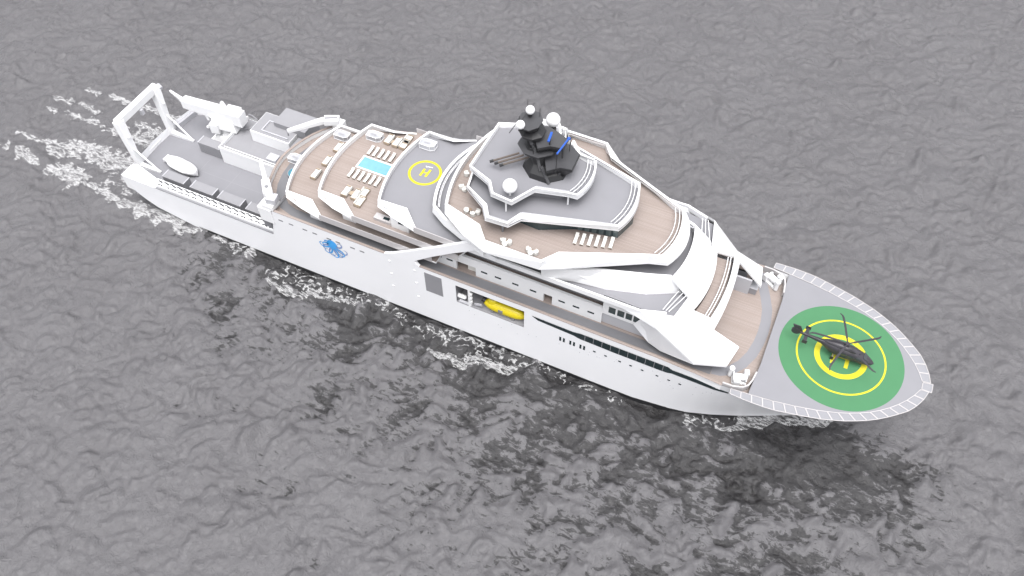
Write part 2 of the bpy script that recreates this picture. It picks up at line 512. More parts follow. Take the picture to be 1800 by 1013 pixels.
# breaking crests
foam_stroke([(470, 492), (480, 502), (500, 509)], [.25, .5, .6], 1.6)
foam_stroke([(500, 509), (525, 521), (545, 515), (556, 514), (570, 521), (600, 528)], [.6, .75, .8, .9, .6, .4], 1.9)
foam_stroke([(600, 528), (625, 536)], .5, .9)
foam_stroke([(752, 612), (765, 622), (790, 629)], [.3, .6, .6], 1.8)
foam_stroke([(790, 629), (815, 638), (835, 630), (860, 640), (895, 648), (905, 645)], [.6, .9, .9, .7, .8, .5], 2.0)
foam_stroke([(1262, 755), (1283, 756), (1300, 748), (1330, 742), (1350, 736)], [.3, .55, .6, .8, 1.0], 1.8)
foam_stroke([(1300, 735), (1350, 731), (1385, 733), (1410, 738), (1440, 741), (1458, 737)], [.5, 1.1, 1.2, 1.1, 1.0, .6], 1.9)
corner = {}; vs = []; fs = []; acc = []
for (i, j) in sorted(cells):
    l = cells[(i, j)]; f = []
    for a, b_ in ((0, 0), (1, 0), (1, 1), (0, 1)):
        k = (i + a, j + b_)
        if k not in corner:
            corner[k] = len(vs); vs.append((k[0] * cs, k[1] * cs)); acc.append([0.0, 0])
        acc[corner[k]][0] += l; acc[corner[k]][1] += 1
        f.append(corner[k])
    fs.append(f)
V = np.array(vs); S = np.array([a / 4 - .45 * (4 - n) / 4 for a, n in acc])
thick = np.clip(S, 0, 1.6)
Z = wave_h(V[:, 0], V[:, 1]) - .15 + .15 + .07 * thick
V = np.concatenate([V, Z[:, None]], 1)
me = bpy.data.meshes.new('wake_foam'); me.from_pydata(V.tolist(), [], fs)
fa = me.attributes.new('density', 'FLOAT', 'POINT'); fa.data.foreach_set('value', S.astype(np.float32))
me.polygons.foreach_set('use_smooth', [True] * len(me.polygons)); me.materials.append(FOAM); me.update()
t = FOAM.node_tree; b = t.nodes['Principled BSDF']
an = t.nodes.new('ShaderNodeAttribute'); an.attribute_name = 'density'
tc = t.nodes.new('ShaderNodeTexCoord'); nz = t.nodes.new('ShaderNodeTexNoise'); nz.inputs['Scale'].default_value = 1.1; nz.inputs['Detail'].default_value = 5; nz.inputs['Roughness'].default_value = .55; nz.inputs['Distortion'].default_value = .4
mpf = t.nodes.new('ShaderNodeMapping'); mpf.inputs['Scale'].default_value = (.45, 1.5, 1); t.links.new(tc.outputs['Object'], mpf.inputs['Vector']); t.links.new(mpf.outputs[0], nz.inputs['Vector'])
a1 = t.nodes.new('ShaderNodeMath'); a1.operation = 'MULTIPLY_ADD'; a1.inputs[1].default_value = -4.0; a1.inputs[2].default_value = .18
s0 = t.nodes.new('ShaderNodeMath'); s0.operation = 'SUBTRACT'; s0.inputs[1].default_value = .5; t.links.new(nz.outputs['Fac'], s0.inputs[0])
s1 = t.nodes.new('ShaderNodeMath'); s1.operation = 'ABSOLUTE'; t.links.new(s0.outputs[0], s1.inputs[0])
t.links.new(s1.outputs[0], a1.inputs[0])
a2 = t.nodes.new('ShaderNodeMath'); a2.operation = 'ADD'; t.links.new(a1.outputs[0], a2.inputs[0]); t.links.new(an.outputs['Fac'], a2.inputs[1])
mr = t.nodes.new('ShaderNodeMapRange'); mr.interpolation_type = 'SMOOTHSTEP'; mr.inputs['From Min'].default_value = -.5; mr.inputs['From Max'].default_value = .95
t.links.new(a2.outputs[0], mr.inputs['Value']); mc = t.nodes.new('ShaderNodeMapRange'); mc.interpolation_type = 'SMOOTHSTEP'; mc.inputs['From Min'].default_value = .35; mc.inputs['From Max'].default_value = 1.0
t.links.new(an.outputs['Fac'], mc.inputs['Value'])
mm = t.nodes.new('ShaderNodeMath'); mm.operation = 'MAXIMUM'; t.links.new(mr.outputs[0], mm.inputs[0]); t.links.new(mc.outputs[0], mm.inputs[1])
t.links.new(mm.outputs[0], b.inputs['Alpha'])
fo = bpy.data.objects.new('wake_foam', me); col.objects.link(fo)
fo['kind'] = 'stuff'; fo['label'] = 'white foam streaks and breaking crests around the moving ship'; fo['category'] = 'foam'

# ------------------------------------------------------------------ the ship
ship = thing('ship', 'white research expedition yacht with teak decks under way on grey sea', 'ship')
ZU = 13.9          # top of the hull side
HELI_Z = 14.1

# hull: outline of each height, station by station (half breadths)
deck_edge = [(-25, 11.0), (-15, 11.0), (2.45, 11.0), (5.5, 11.0), (7.9, 11.0), (13.5, 11.0), (19.5, 11.0), (30, 11.0), (40, 11.1), (46, 11.3), (50, 11.6), (53.8, 11.4), (58, 10.9), (62, 10.2), (65.3, 9.35), (68.2, 8.1), (70.9, 6.35), (72.9, 4.5), (74.4, 2.7), (75.2, 1.2), (75.45, 0)]
water_edge = [(-25, 11.0), (-15, 11.0), (2.45, 11.0), (5.5, 11.0), (7.9, 11.0), (13.5, 11.0), (19.5, 11.0), (30, 11.0), (38, 10.95), (43, 10.45), (46.2, 9.9), (49.8, 8.7), (53.5, 7.2), (57, 5.6), (60, 4.1), (62.5, 2.9), (64.6, 1.95), (66.2, 1.2), (67.4, .6), (68.0, .2), (68.2, 0)]
aft = [(-57.6, 11.0), (-55, 11), (-50, 11), (-46, 11), (-40, 11), (-33, 11)]
zl = [-1.5, 0, 1.5, 2.7, 4.0, 5.5, 7.3, 8.35, 10.2, 12.65, 13.9]
def hull_pt(i, z):
    if i < 0:
        x, y = aft[i + len(aft)]
        if z < 5.5 and x < -45:
            rake = {4.0: .2, 2.7: 1.9, 1.5: 4.2, 0: 12, -1.5: 14}.get(z, 0)
            x = max(x, -57.6 + rake + (x + 57.6) * .35)
        return (x, -y, z)
    d, w_ = deck_edge[i], water_edge[i]
    s_ = max(0, z) / ZU
    g = s_ ** 1.25
    x = w_[0] + (d[0] - w_[0]) * g; y = w_[1] + (d[1] - w_[1]) * g
    if i == 0: x = -26.8 + max(0, (z - 7.3)) * .22
    return (x, -y, z)
hb = MB(); ids = {}
def hid(i, k):
    if (i, k) not in ids:
        ids[(i, k)] = len(hb.v); hb.v.append(hull_pt(i, zl[k]))
    return ids[(i, k)]
for i in range(-len(aft), len(deck_edge) - 1):
    for k in range(len(zl) - 1):
        if i < 0 and zl[k + 1] > 7.31: continue
        if i in (4, 5) and k in (7, 8): continue          # hangar opening
        hb.f.append((hid(i, k), hid(i + 1, k), hid(i + 1, k + 1), hid(i, k + 1)))
hb.mirror_in()
# transom
tr = []
for z in zl[:7]:
    x0 = hull_pt(-6, z)[0]; k = {7.3: 0, 5.5: 0, 4.0: .2, 2.7: 1.5, 1.5: 3.4, 0: 9, -1.5: 11}[z]
    tr.append([(x0, 11, z), (-60.3 + k, 9.8, z), (-61 + k, 6, z), (-61.3 + k, 0, z), (-61 + k, -6, z), (-60.3 + k, -9.4, z), (x0, -11, z)])
for a, b_ in zip(tr[:-1], tr[1:]):
    if b_[0][2] > 5.6:
        hb.face(a[5], a[6], b_[6], b_[5]); continue
    for i in range(6): hb.face(a[i], a[i + 1], b_[i + 1], b_[i])
# step bulkhead between the working deck and the accommodation
hb.face((-26.8, -11, 7.3), (-26.8, 11, 7.3), (-25.4, 11, 13.9), (-25.4, -11, 13.9))
hull = hb.build('hull', HULLW, ship, smooth=30)
m = MB()
for i in range(-5, len(deck_edge) - 1):
    a0, a1, b0_, b1_ = hull_pt(i, -1.5), hull_pt(i + 1, -1.5), hull_pt(i, 0), hull_pt(i + 1, 0)
    off = lambda p, z: (p[0], p[1] - .03, z)
    m.face(off(a0, -1.5), off(a1, -1.5), off(b1_, .42), off(b0_, .42))
m.mirror(); m.build('waterline_band', BLACK, hull)  # black band standing just off the hull along the waterline

# working deck aft
d = MB(); d.prism([(-61.3, 0), (-61, -6), (-60.2, -9.2), (-26, -9.2), (-26, 10.6), (-58, 10.6), (-60.2, 9.6), (-61, 6)], 3.6, 4.0)
wd = d.build('working_deck', GREY, ship)
m = MB()
m.box(-57.5, -26.5, -9.6, -9.25, 4.0, 7.28)                          # inner wall of the side trunk
m.build('trunk_wall', LIGHT, wd)
m = MB(); m.box(-52.3, -26.9, -10.6, -9.2, 7.3, 7.85); m.build('side_trunk', WHITE, wd)
m = MB()
for k in range(17):                                                  # mooring openings in the top of the trunk
    x = -51.3 + k * 1.46
    m.obox((x, -9.62, 7.84), .95, .3, .03, -.22); m.obox((x + .72, -9.45, 7.84), .52, .26, .03, .3)
    m.obox((x + .2, -10.28, 7.84), .5, .24, .03, .5); m.obox((x + .74, -10.3, 7.84), .46, .24, .03, -.4)
m.build('mooring_openings', MASTT, wd)
m = MB(); m.box(-52.3, -26.9, -10.96, -10.6, 7.3, 7.36); m.build('gutter', DGREY, wd)
# solid white corner at the starboard quarter
m = MB()
top = [(-59.3, -10.9, 7.3), (-58.6, -8.6, 8.0), (-57.6, -8.1, 8.2), (-52.9, -9.2, 8.0), (-51.6, -9.5, 7.9), (-51.6, -10.97, 7.4), (-57.6, -10.97, 7.3)]
m.add(top + [(p[0], p[1], 4.0) for p in top], [tuple(range(7))[::-1], tuple(range(7, 14))] + [(i, (i + 1) % 7, 7 + (i + 1) % 7, 7 + i) for i in range(7)])
m.build('quarter_bulwark', WHITE, wd, bevel=.12)
m = MB(); m.bar((-60.8, 5.2, 4.5), (-60.0, 10.2, 4.5), .9, 1.0); m.bar((-59.9, 10.5, 4.3), (-44, 10.75, 4.3), .3, .6)
m.build('port_bulwark', LIGHT, wd)
m = MB(); m.tube((-61.1, -5.6, 4.6), (-61.2, 3.9, 4.6), .09)
for y in np.linspace(-5.6, 3.9, 8): m.tube((-61.15, y, 4), (-61.15, y, 4.6), .05)
m.build('stern_rail', WHITE, wd)
m = MB(); m.box(-57.4, -45, 10.6, 10.97, 3.9, 5.5); m.box(-45, -26.9, 10.6, 10.97, 3.9, 7.33); m.build('port_side_cap', WHITE, wd)
# deck marking lines
m = MB()
for x in (-50, -43, -36): m.box(x, x + .06, -5, 1.2, 4.004, 4.008)
m.box(-56, -30, -2, -1.94, 4.004, 4.008)
m.build('deck_seams', CONT, wd)

# main (boat) deck
L0 = [(-31, 0), (-30.85, -1.6), (-30.5, -3.2), (-29.9, -5.2), (-29.2, -6.9), (-28.2, -8.6), (-27.2, -9.9), (-26.2, -10.7), (-25.2, -11.0), (-5, -11.0), (20, -11.0), (40, -11.1), (46, -11.3), (50, -11.6), (53.9, -11.35), (54.2, -6), (54.1, 0)]
inner = [(p[0] + .35 if i < 8 else p[0], p[1] * .965) for i, p in enumerate(L0)]
m = MB(); m.prism(mir(inner), 12.6, 13.0); md = m.build('main_deck', LIGHT, ship)
m = MB(); m.prism(mir(inner), 13.0, 13.02); m.build('teak_planking', TEAK, md)
def strip(pts, w0, z0=13.026, z1=13.03):
    s = MB()
    top = zz(pts, z1)
    n = len(top)
    L_, R_ = [], []
    for i in range(n):
        a = Vector(top[max(0, i - 1)][:2]); c = Vector(top[min(n - 1, i + 1)][:2]); d_ = (c - a).normalized(); nr = Vector((-d_.y, d_.x))
        L_.append((top[i][0] + nr.x * w0 / 2, top[i][1] + nr.y * w0 / 2, z1)); R_.append((top[i][0] - nr.x * w0 / 2, top[i][1] - nr.y * w0 / 2, z1))
    for i in range(n - 1): s.face(L_[i], R_[i], R_[i + 1], L_[i + 1])
    return s
gp = [(-28.6, 0), (-28.4, -2.5), (-27.8, -4.8), (-26.6, -7.0), (-24.8, -8.6), (-22.5, -9.2), (-15, -9.25), (48, -9.25)]
s = strip(gp, 1.5); s.mirror_in()
m2 = [(48.0, -9.1), (49.2, -8.9), (50.4, -8.2), (51.7, -6.4), (52.5, -4.3), (52.9, -2), (53.0, 0), (52.9, 2), (52.5, 4.3), (51.7, 6.4), (50.6, 8.8), (50.1, 11.0)]
s.build('side_walkway', SGREY, md); strip(m2, 1.5).build('grey_deck_strip', GREY, md)

# wooden cap and bulwark of the hull top
bt = [(p[0], p[1]) for p in L0[:-2]]
half = list(reversed([(p[0], p[1]) for p in bt[:-1]]))
capl = [(x, -y) for x, y in [(p[0], p[1]) for p in reversed(bt[1:-1])]] + bt[:-1]
capi = [(x * (1 if x > -20 else .999), y * .9965) for x, y in capl]
m = MB(); m.wall(zz(capi, 13.86), zz(capi, 12.6), .30); m.build('bulwark', WHITE, md)
m = MB(); m.wall(zz(capl, 13.93), zz(capl, 13.86), .42); m.build('cap_rail', TEAK, md)
# rounded bulwark ends beside the winches
for sg in (-1, 1):
    pts = [(50, 11.35), (51.5, 11.3), (52.8, 10.9), (53.5, 10.2), (53.8, 9.2), (54.0, 7.6)]
    pts = [(x, -y) for x, y in pts] if sg < 0 else list(reversed(pts))
    m = MB(); m.wall(zz(pts, 14.25), zz(pts, 13.0), .22); m.build('bulwark_end', RAILG, md)

# helideck on the bow
he = [(p[0], -p[1]) for p in deck_edge[11:]]
hd = [(54.05, 0)] + [(54.05, -6), (53.75, -11.0)] + he
m = MB(); m.prism(mir(hd), 13.7, HELI_Z); hdk = m.build('helideck', GREY, ship)
def disc(cx, cy, r, z, n=96): return MB().face(*[(cx + r * math.cos(2 * math.pi * i / n), cy + r * math.sin(2 * math.pi * i / n), z) for i in range(n)])
def ring(cx, cy, r0, r1, z, n=96):
    m_ = MB()
    for i in range(n):
        a, b_ = 2 * math.pi * i / n, 2 * math.pi * (i + 1) / n
        m_.face((cx + r0 * math.cos(a), cy + r0 * math.sin(a), z), (cx + r1 * math.cos(a), cy + r1 * math.sin(a), z), (cx + r1 * math.cos(b_), cy + r1 * math.sin(b_), z), (cx + r0 * math.cos(b_), cy + r0 * math.sin(b_), z))
    return m_
CX = 64.1
disc(CX, 0, 8.78, HELI_Z + .006).build('green_circle', GREEN, hdk)
ring(CX, 0, 6.05, 6.32, HELI_Z + .012).build('thin_yellow_circle', YEL, hdk)
ring(CX, 0, 2.95, 3.75, HELI_Z + .012).build('thick_yellow_circle', YEL, hdk)
m = MB(); m.box(62.85, 63.38, -1.7, 1.7, HELI_Z + .008, HELI_Z + .013); m.box(64.82, 65.35, -1.7, 1.7, HELI_Z + .008, HELI_Z + .013); m.box(63.38, 64.82, -.27, .27, HELI_Z + .008, HELI_Z + .013)
m.build('landing_letter', YEL, hdk)
# safety nets round the helideck edge
out = [(51.4, -12.6), (53.9, -12.75), (57.2, -12.65), (60.2, -12.05), (63.5, -11.3), (66.4, -10.3), (69.0, -9.1), (71.2, -7.7), (72.9, -6.3), (74.4, -4.9), (75.5, -3.3), (76.1, -1.9), (76.4, -.75)]
inn = [(51.3, -11.65), (53.8, -11.45), (57.0, -11.1), (59.8, -10.65), (62.8, -10.0), (65.4, -9.25), (67.8, -8.25), (69.8, -7.1), (71.4, -5.9), (72.8, -4.5), (73.8, -3.3), (74.6, -2.1), (75.3, -.7)]
def dens_(P, n):
    P = [Vector(p) for p in P]; L_ = [0]
    for a, b_ in zip(P[:-1], P[1:]): L_.append(L_[-1] + (b_ - a).length)
    r_ = []
    for k in range(n + 1):
        t_ = L_[-1] * k / n
        for i in range(len(P) - 1):
            if t_ <= L_[i + 1] + 1e-6:
                f_ = (t_ - L_[i]) / (L_[i + 1] - L_[i]); r_.append(P[i].lerp(P[i + 1], f_)); break
    return r_
NO, NI = dens_(out, 19), dens_(inn, 19)
quads = []
for sg in (1, -1):
    for k in range(19):
        quads.append([(NI[k].x, sg * NI[k].y), (NI[k + 1].x, sg * NI[k + 1].y), (NO[k + 1].x, sg * NO[k + 1].y), (NO[k].x, sg * NO[k].y)])
quads.append([(75.4, -.6), (75.4, .6), (76.75, .75), (76.75, -.75)])
for q_ in quads:
    a, b_, c, d_ = [Vector((p[0], p[1], z)) for p, z in zip(q_, (14.1, 14.1, 14.25, 14.25))]
    ce = (a + b_ + c + d_) / 4
    a, b_, c, d_ = [ce + (p - ce) * .96 for p in (a, b_, c, d_)]
    m = MB()
    for p, r_ in ((a, b_), (b_, c), (c, d_), (d_, a)): m.bar(p, r_, .085, .08)
    n_ = m.build('safety_net', RAILG, ship)
    MB().face(*[p + Vector((0, 0, -.02)) for p in (a, b_, c, d_)]).build('net_mesh', NET, n_)
# deck lights round the edge
for k in (1, 4, 7, 10, 13, 16):
    pass

# ------------------------------------------------------------------ superstructure tiers
def tier(name, floor, top_half, bot_half, floor_half, mat_floor, th=.35, slab=.35, closed=False):
    m_ = MB(); m_.prism(mir(floor_half), floor - slab, floor); o = m_.build(name, WHITE, ship)
    m_ = MB(); m_.prism(mir(floor_half), floor, floor + .02); m_.build('planking' if mat_floor is TEAK else 'deck_covering', mat_floor, o)
    if closed: T_, B_ = mir(top_half), mir(bot_half)
    else:
        T_ = [(p[0], -p[1], p[2]) for p in reversed(top_half[1:])] + list(top_half)
        B_ = [(p[0], -p[1], p[2]) for p in reversed(bot_half[1:])] + list(bot_half)
    m_ = MB(); m_.wall(T_, B_, th, closed=closed); m_.build('bulwark', WHITE, o)
    return o
def siderail(parent, pts, z0, z1, m_=RAILG, th=.1, name='side_rail'):
    s_ = MB(); s_.wall(zz(pts, z1), zz(pts, z0), th); s_.mirror(); return s_.build(name, m_, parent)
def winglets(cx, cor, z0, z1, kink, tip, n=9):
    """aft arc with side wings that lean inboard and run out to a point"""
    A = arc(cx, cor[0], cor[1], n)
    top_ = zz(A, z1) + [(kink[0], -kink[1], z1), (tip[0], -tip[1] + .08, z0 + .05)]
    bot_ = [(p[0] - .12, p[1] * 1.02, z0 - .35) for p in A] + [(kink[0] - 1.2, -(kink[1] + tip[1]) / 2 - .25, z0 - .35), (tip[0], -tip[1] - .02, z0 - .35)]
    return top_, bot_
# first tier
T_, B_ = winglets(-25.75, (-23.7, 8.45), 15.9, 16.84, (-19.0, 8.45), (-16.3, 10.35))
fl = [(p[0] + .1, p[1] * .99) for p in arc(-25.75, -23.7, 8.45)] + [(-20.2, -9.3), (-16.3, -10.35), (4.5, -10.4), (4.5, -8.25), (36, -8.25), (36, 0)]
D1 = tier('lower_deck_tier', 15.9, T_, B_, fl, TEAK)
siderail(D1, [(-16.3, -10.42), (3.8, -10.42)], 15.5, 16.84)
# second tier
T_, B_ = winglets(-18.75, (-17.1, 8.25), 18.9, 19.84, (-12.7, 8.3), (-9.8, 10.3))
fl = [(p[0] + .1, p[1] * .99) for p in arc(-18.75, -17.1, 8.25)] + [(-13.6, -9.2), (-9.8, -10.35), (8, -10.5), (9, -8.2), (37, -8.2), (37, 0)]
D2 = tier('pool_deck_tier', 18.9, T_, B_, fl, TEAK)
siderail(D2, [(-9.8, -10.45), (8.5, -10.55)], 18.5, 19.84)
# third tier
T_, B_ = winglets(-7.6, (-6.0, 8.2), 21.8, 22.7, (-1.4, 8.0), (1.3, 10.4))
fl = [(p[0] + .1, p[1] * .99) for p in arc(-7.6, -6.0, 8.2)] + [(-1.8, -9.2), (1.3, -10.4), (9.5, -10.45), (10, -9.9), (20, -9.9), (36.5, -9.9), (39.8, -9.4), (41.0, -9.2), (41.8, -4.7), (41.8, 0)]
D3 = tier('helipad_tier', 21.8, T_, B_, fl, GREY)
siderail(D3, [(1.3, -10.5), (9.5, -10.55)], 21.4, 22.68, RAILG)
siderail(D3, [(9.5, -10.6), (20, -10.65), (36.5, -10.6), (39.9, -9.5)], 21.78, 22.68, WHITE, .3, 'side_bulwark')
# round helipad marking on the third tier
c0 = at(747, 304, z=21.83); rr = (at(776.5, 304, z=21.83) - at(717.5, 304, z=21.83)).length / 2
ring(c0.x, c0.y, rr * .86, rr * 1.02, 21.828, 64).build('helipad_circle', YEL, D3)
m = MB()
hx = rr * .30
def stroke(p, q, w_): return MB().bar((p[0], p[1], 21.833 + w_ * .02), (q[0], q[1], 21.833 + w_ * .02), w_, .006)
A_ = [at(*p, z=21.829) for p in ((738, 309), (747, 297), (747.5, 311), (757, 299))]
for p, q_, w_ in ((A_[0], A_[1], .38), (A_[2], A_[3], .38), ((A_[0] + A_[1]) / 2, (A_[2] + A_[3]) / 2, .25)):
    s_ = stroke(p, q_, w_); m.add(s_.v, s_.f)
m.build('landing_letter', YEL, D3)
m = MB()
for p, q_ in (((749, 292), (751, 294.5)), ((752, 293.4), (761, 295.2))):
    s_ = stroke(at(*p, z=21.829), at(*q_, z=21.829), .12); m.add(s_.v, s_.f)
m.build('weight_mark', WHITE, D3)

# fourth tier walkway
top4 = zz(arc(1.2, 2.85, 7.0), 24.5) + [(5.4, -8.5, 24.5), (10.7, -10.75, 24.5), (13.2, -11.5, 24.4)]
bot4 = [(p[0] - .1, p[1] * 1.02, 23.2) for p in arc(1.2, 2.85, 7.0)] + [(5.5, -8.75, 23.2), (10.2, -10.6, 23.3), (13.3, -11.7, 23.6)]
fl4 = [(p[0] + .1, p[1] * .98) for p in arc(1.2, 2.85, 7.0)] + [(5.4, -8.4), (10.7, -10.4), (13.0, -10.9), (14.2, -8.2), (22, -8.2), (24.5, -8.6), (30, -7.9), (35.8, -6.1), (38.7, -5.1)] + [(x, y) for x, y in reversed(arc(39.6, 38.7, 5.1, 5)[:-1])]
m = MB(); m.prism(mir(fl4), 23.3, 23.6); D4 = m.build('walkway_tier', WHITE, ship)
m = MB(); m.prism(mir([(p[0], p[1]) for p in fl4]), 23.6, 23.62); m.build('deck_covering', GREY, D4)
for sgn in (0,):
    Tt = [(p[0], -p[1], p[2]) for p in reversed(top4[1:])] + top4
    Bb = [(p[0], -p[1], p[2]) for p in reversed(bot4[1:])] + bot4
    m = MB(); m.wall(Tt, Bb, .42); m.build('bulwark', WHITE, D4)
m = MB()
for off in (.75, .95):
    P_ = [(p[0] + off, p[1] * .96, 24.35) for p in arc(1.2, 2.85, 7.0)]
    for p, q_ in zip(P_[:-1], P_[1:]): m.tube(p, q_, .05, n=5)
m.mirror_in(); m.build('walkway_rail', WHITE, D4)
# forward part of the fourth tier: tall white band between the helipad level and its rim
f4t = [(22.0, -11.4, 25.1), (23.8, -10.5, 25.1), (29.9, -8.15, 25.1), (35.8, -6.3, 25.1), (38.75, -5.25, 25.1)]
f4b = [(22.0, -10.9, 22.4), (26.4, -9.3, 22.0), (30.6, -8.6, 21.82), (36.2, -7.0, 21.82), (40.6, -4.7, 21.82)]
m = MB(); m.wall(f4t, f4b, .4); m.mirror(); m.build('forward_bulwark', WHITE, D4)
for k, (zq, off) in enumerate(((24.75, .55),)):
    P_ = [(p[0], p[1] + off, zq) for p in f4t]
    m = MB()
    for p, q_ in zip(P_[1:-1], P_[2:]): m.bar(p, q_, .25, .08)
    m.mirror(); m.build('inner_rail', LIGHT, D4)
def front_arc(cx, xe, ye, n=8): return list(reversed(arc(cx, xe, ye, n)))
# wheelhouse brow: white roof sloping from the rim down to the observation strip
r1 = [(x, y, 25.1) for x, y in front_arc(39.6, 38.75, 5.25)]
r2 = [(x, y, 22.9) for x, y in front_arc(42.0, 41.3, 5.35)]
r3 = [(x, y, 20.45) for x, y in front_arc(43.75, 42.85, 5.75)]
rows = [r + [(p[0], -p[1], p[2]) for p in reversed(r[:-1])] for r in (r1, r2, r3)]
polys = []
for a, b_ in zip(rows[:-1], rows[1:]):
    for i in range(len(a) - 1): polys.append([a[i], b_[i], b_[i + 1], a[i + 1]])
MB().shell(polys, .5).build('wheelhouse_brow', WHITE, D4, smooth=25)
# observation strip
sa, sb = front_arc(43.75, 42.85, 5.75), front_arc(45.75, 45.25, 5.75)
ring_ = lambda r: r + [(p[0], -p[1]) for p in reversed(r[:-1])]
A_, B2 = ring_(sa), ring_(sb)
m = MB()
m.prism([(p[0], p[1]) for p in A_] + list(reversed([(p[0], p[1]) for p in B2])), 18.9, 19.2)
obs = m.build('observation_strip', TEAK, ship)
for nm, off, zt in (('inner_handrail', -.95, 20.0), ('outer_handrail', -.55, 20.15)):
    m = MB(); P_ = [(p[0] + off + .3, p[1], zt) for p in B2]
    for p, q_ in zip(P_[:-1], P_[1:]): m.tube(p, q_, .07, n=5)
    for p in P_[::2]: m.tube(p, (p[0], p[1], 19.2), .04, n=5)
    m.build(nm, WHITE, obs)
# front brow below the strip and the eave
e1_ = [(x, y, 20.35) for x, y in front_arc(45.95, 45.4, 6.0)]
e2_ = [(x, y, 18.8) for x, y in front_arc(46.85, 46.35, 6.8)]
rows = [r + [(p[0], -p[1], p[2]) for p in reversed(r[:-1])] for r in (e1_, e2_)]
polys = []
for a, b_ in zip(rows[:-1], rows[1:]):
    for i in range(len(a) - 1): polys.append([a[i], b_[i], b_[i + 1], a[i + 1]])
MB().shell(polys, .6).build('front_brow', WHITE, obs, smooth=25)
m = MB()
fwall = [(x - .8, y) for x, y in rows_to] if False else [(p[0] - 1.1, p[1]) for p in rows[1]]
m.prism(fwall + [(44, 6.8), (44, -6.8)], 13.0, 18.3); m.build('front_wall', LIGHT, obs)

# side canopies that sweep down to the foredeck
Apt = (31, -10.4, 22.65); Bp = (36.5, -10.55, 22.8); Cp = (40.9, -9.4, 22.6); Dp = (41.9, -4.7, 22.7); Ep = (42.75, -5.75, 20.45)
Fp = (45.3, -5.95, 20.4); Gp = (46.35, -6.6, 18.9); Hp = (50.45, -5.85, 16.0); Ip = (49.75, -9.5, 15.9); Jp = (45.4, -11.0, 15.85); Kp = (39.9, -10.9, 20.1)
Lp = (36.7, -8.65, 18.6)
m = MB()
m.shell([[Cp, Kp, Jp], [Cp, Jp, Gp], [Cp, Gp, Fp], [Cp, Fp, Ep], [Cp, Ep, Dp], [Gp, Jp, Ip], [Gp, Ip, Hp], [Bp, Kp, Cp]], .45)
m.mirror(); can = m.build('side_canopy', WHITE, ship)
m = MB()
Nn = (35.5, -8.5, 15.95); Oo = (38.4, -9.7, 14.7); Pp = (40.4, -10.1, 14.3); Qq = (45.2, -10.95, 15.35)
m.face(Lp, Nn, Oo, Kp); m.face(Kp, Oo, Pp, Jp); m.face(Pp, Qq, Jp); m.face(Apt, Lp, Kp, Bp)
m.face(Apt, (30.4, -8.45, 18.6), Lp)
q_ = [(x, y + .3, z) for x, y, z in m.v]; m.add(q_, [tuple(reversed(f)) for f in m.f])
m.mirror(); m.build('canopy_side', HULLW, can)
m = MB(); m.box(46.2, 49.0, -6.2, -5.9, 13.0, 16.3); m.mirror(); m.build('canopy_side_wall', LIGHT, can)
# rails across the helipad-level front corners
m = MB()
for off in (0, .42, .84):
    m.tube((39.75 - off * 1.0 + .3, -9.0, 22.6), (41.6 - off * 1.6, -4.8, 22.6), .06, n=5)
m.mirror(); m.build('corner_rails', WHITE, D3)

# house walls
m = MB()
for x0, x1 in ((2, 6.8), (10.1, 21.4), (22.8, 30.7)): m.box(x0, x1, -8.3, -7.9, 13.02, 16.86)
m.box(6.8, 10.1, -8.3, -7.9, 15.05, 16.86); m.box(21.4, 22.8, -8.3, -7.9, 15.0, 16.86)
m.mirror(); hw = m.build('boat_deck_house', WHITE, ship)
m = MB(); m.box(-19.5, 44, -6.6, 6.6, 13.02, 15.5); m.build('inner_wall', BROWN, hw)
m = MB(); m.box(30.7, 38.5, -8.0, -7.6, 13.02, 15.6); m.mirror(); m.build('forward_side_wall', LIGHT, hw)
m = MB(); m.box(8.4, 10.0, -7.6, -6.7, 13.02, 14.6); m.build('locker', CUSH, hw)
for x in (3.73, 5.64, 11.55, 13.88, 16.78, 19.7, 24.35, 26.65, 29.0):
    MB().box(x - .52, x + .52, -8.33, -8.29, 14.5, 14.86).build('window', GLASS, hw)
m = MB(); m.box(-13.2, 42, -6.9, 6.9, 15.92, 18.5); m.build('middle_house', LIGHT, hw)
m = MB(); m.box(30.7, 36.8, -8.4, -7.9, 15.9, 18.6); m.mirror(); m.build('window_wall', WHITE, hw)
for x0, x1 in ((31.62, 32.65), (32.95, 33.98), (34.22, 35.18), (35.4, 36.3)):
    MB().box(x0, x1, -8.43, -8.39, 16.5, 17.9).build('window', TEAL, hw)
for k in range(4):
    pass
m = MB(); m.box(-3.4, 40, -7.6, 7.6, 18.92, 21.4); m.build('pool_deck_house', WHITE, hw)
m = MB(); m.box(-19.5, -17.5, -8.9, 8.9, 13.02, 15.5); m.box(-12.8, -10.5, -8.9, 8.9, 15.92, 18.5); m.box(-3.5, -.5, -9.2, 9.2, 18.92, 21.4); m.build('house_end', WHITE, hw)
m = MB(); m.box(4.8, 37, -6.0, 6.0, 21.82, 23.3); m.build('helipad_level_house', WHITE, hw)
m = MB(); m.box(6.5, 33, -3.6, 3.6, 23.62, 26.28); m.build('walkway_house', WHITE, hw)
for x, z in ((-18.6, 14.4), (-11.6, 17.4), (-2.2, 20.3)):
    MB().box(x, x + .9, -9.24 if x > -5 else -8.94, -9.19 if x > -5 else -8.89, z, z + .4).build('window', GLASS, hw)
# stair hatch by the pool deck
s0 = at(663, 369, z=18.95)
m = MB(); m.box(-6.7, -3.6, -9.1, -8.0, 18.93, 19.5); m.build('stair_hatch', RAILG, D2)
MB().box(-5.2, -4.2, -8.8, -8.3, 19.5, 19.54).build('stair_opening', GLASS, D2)

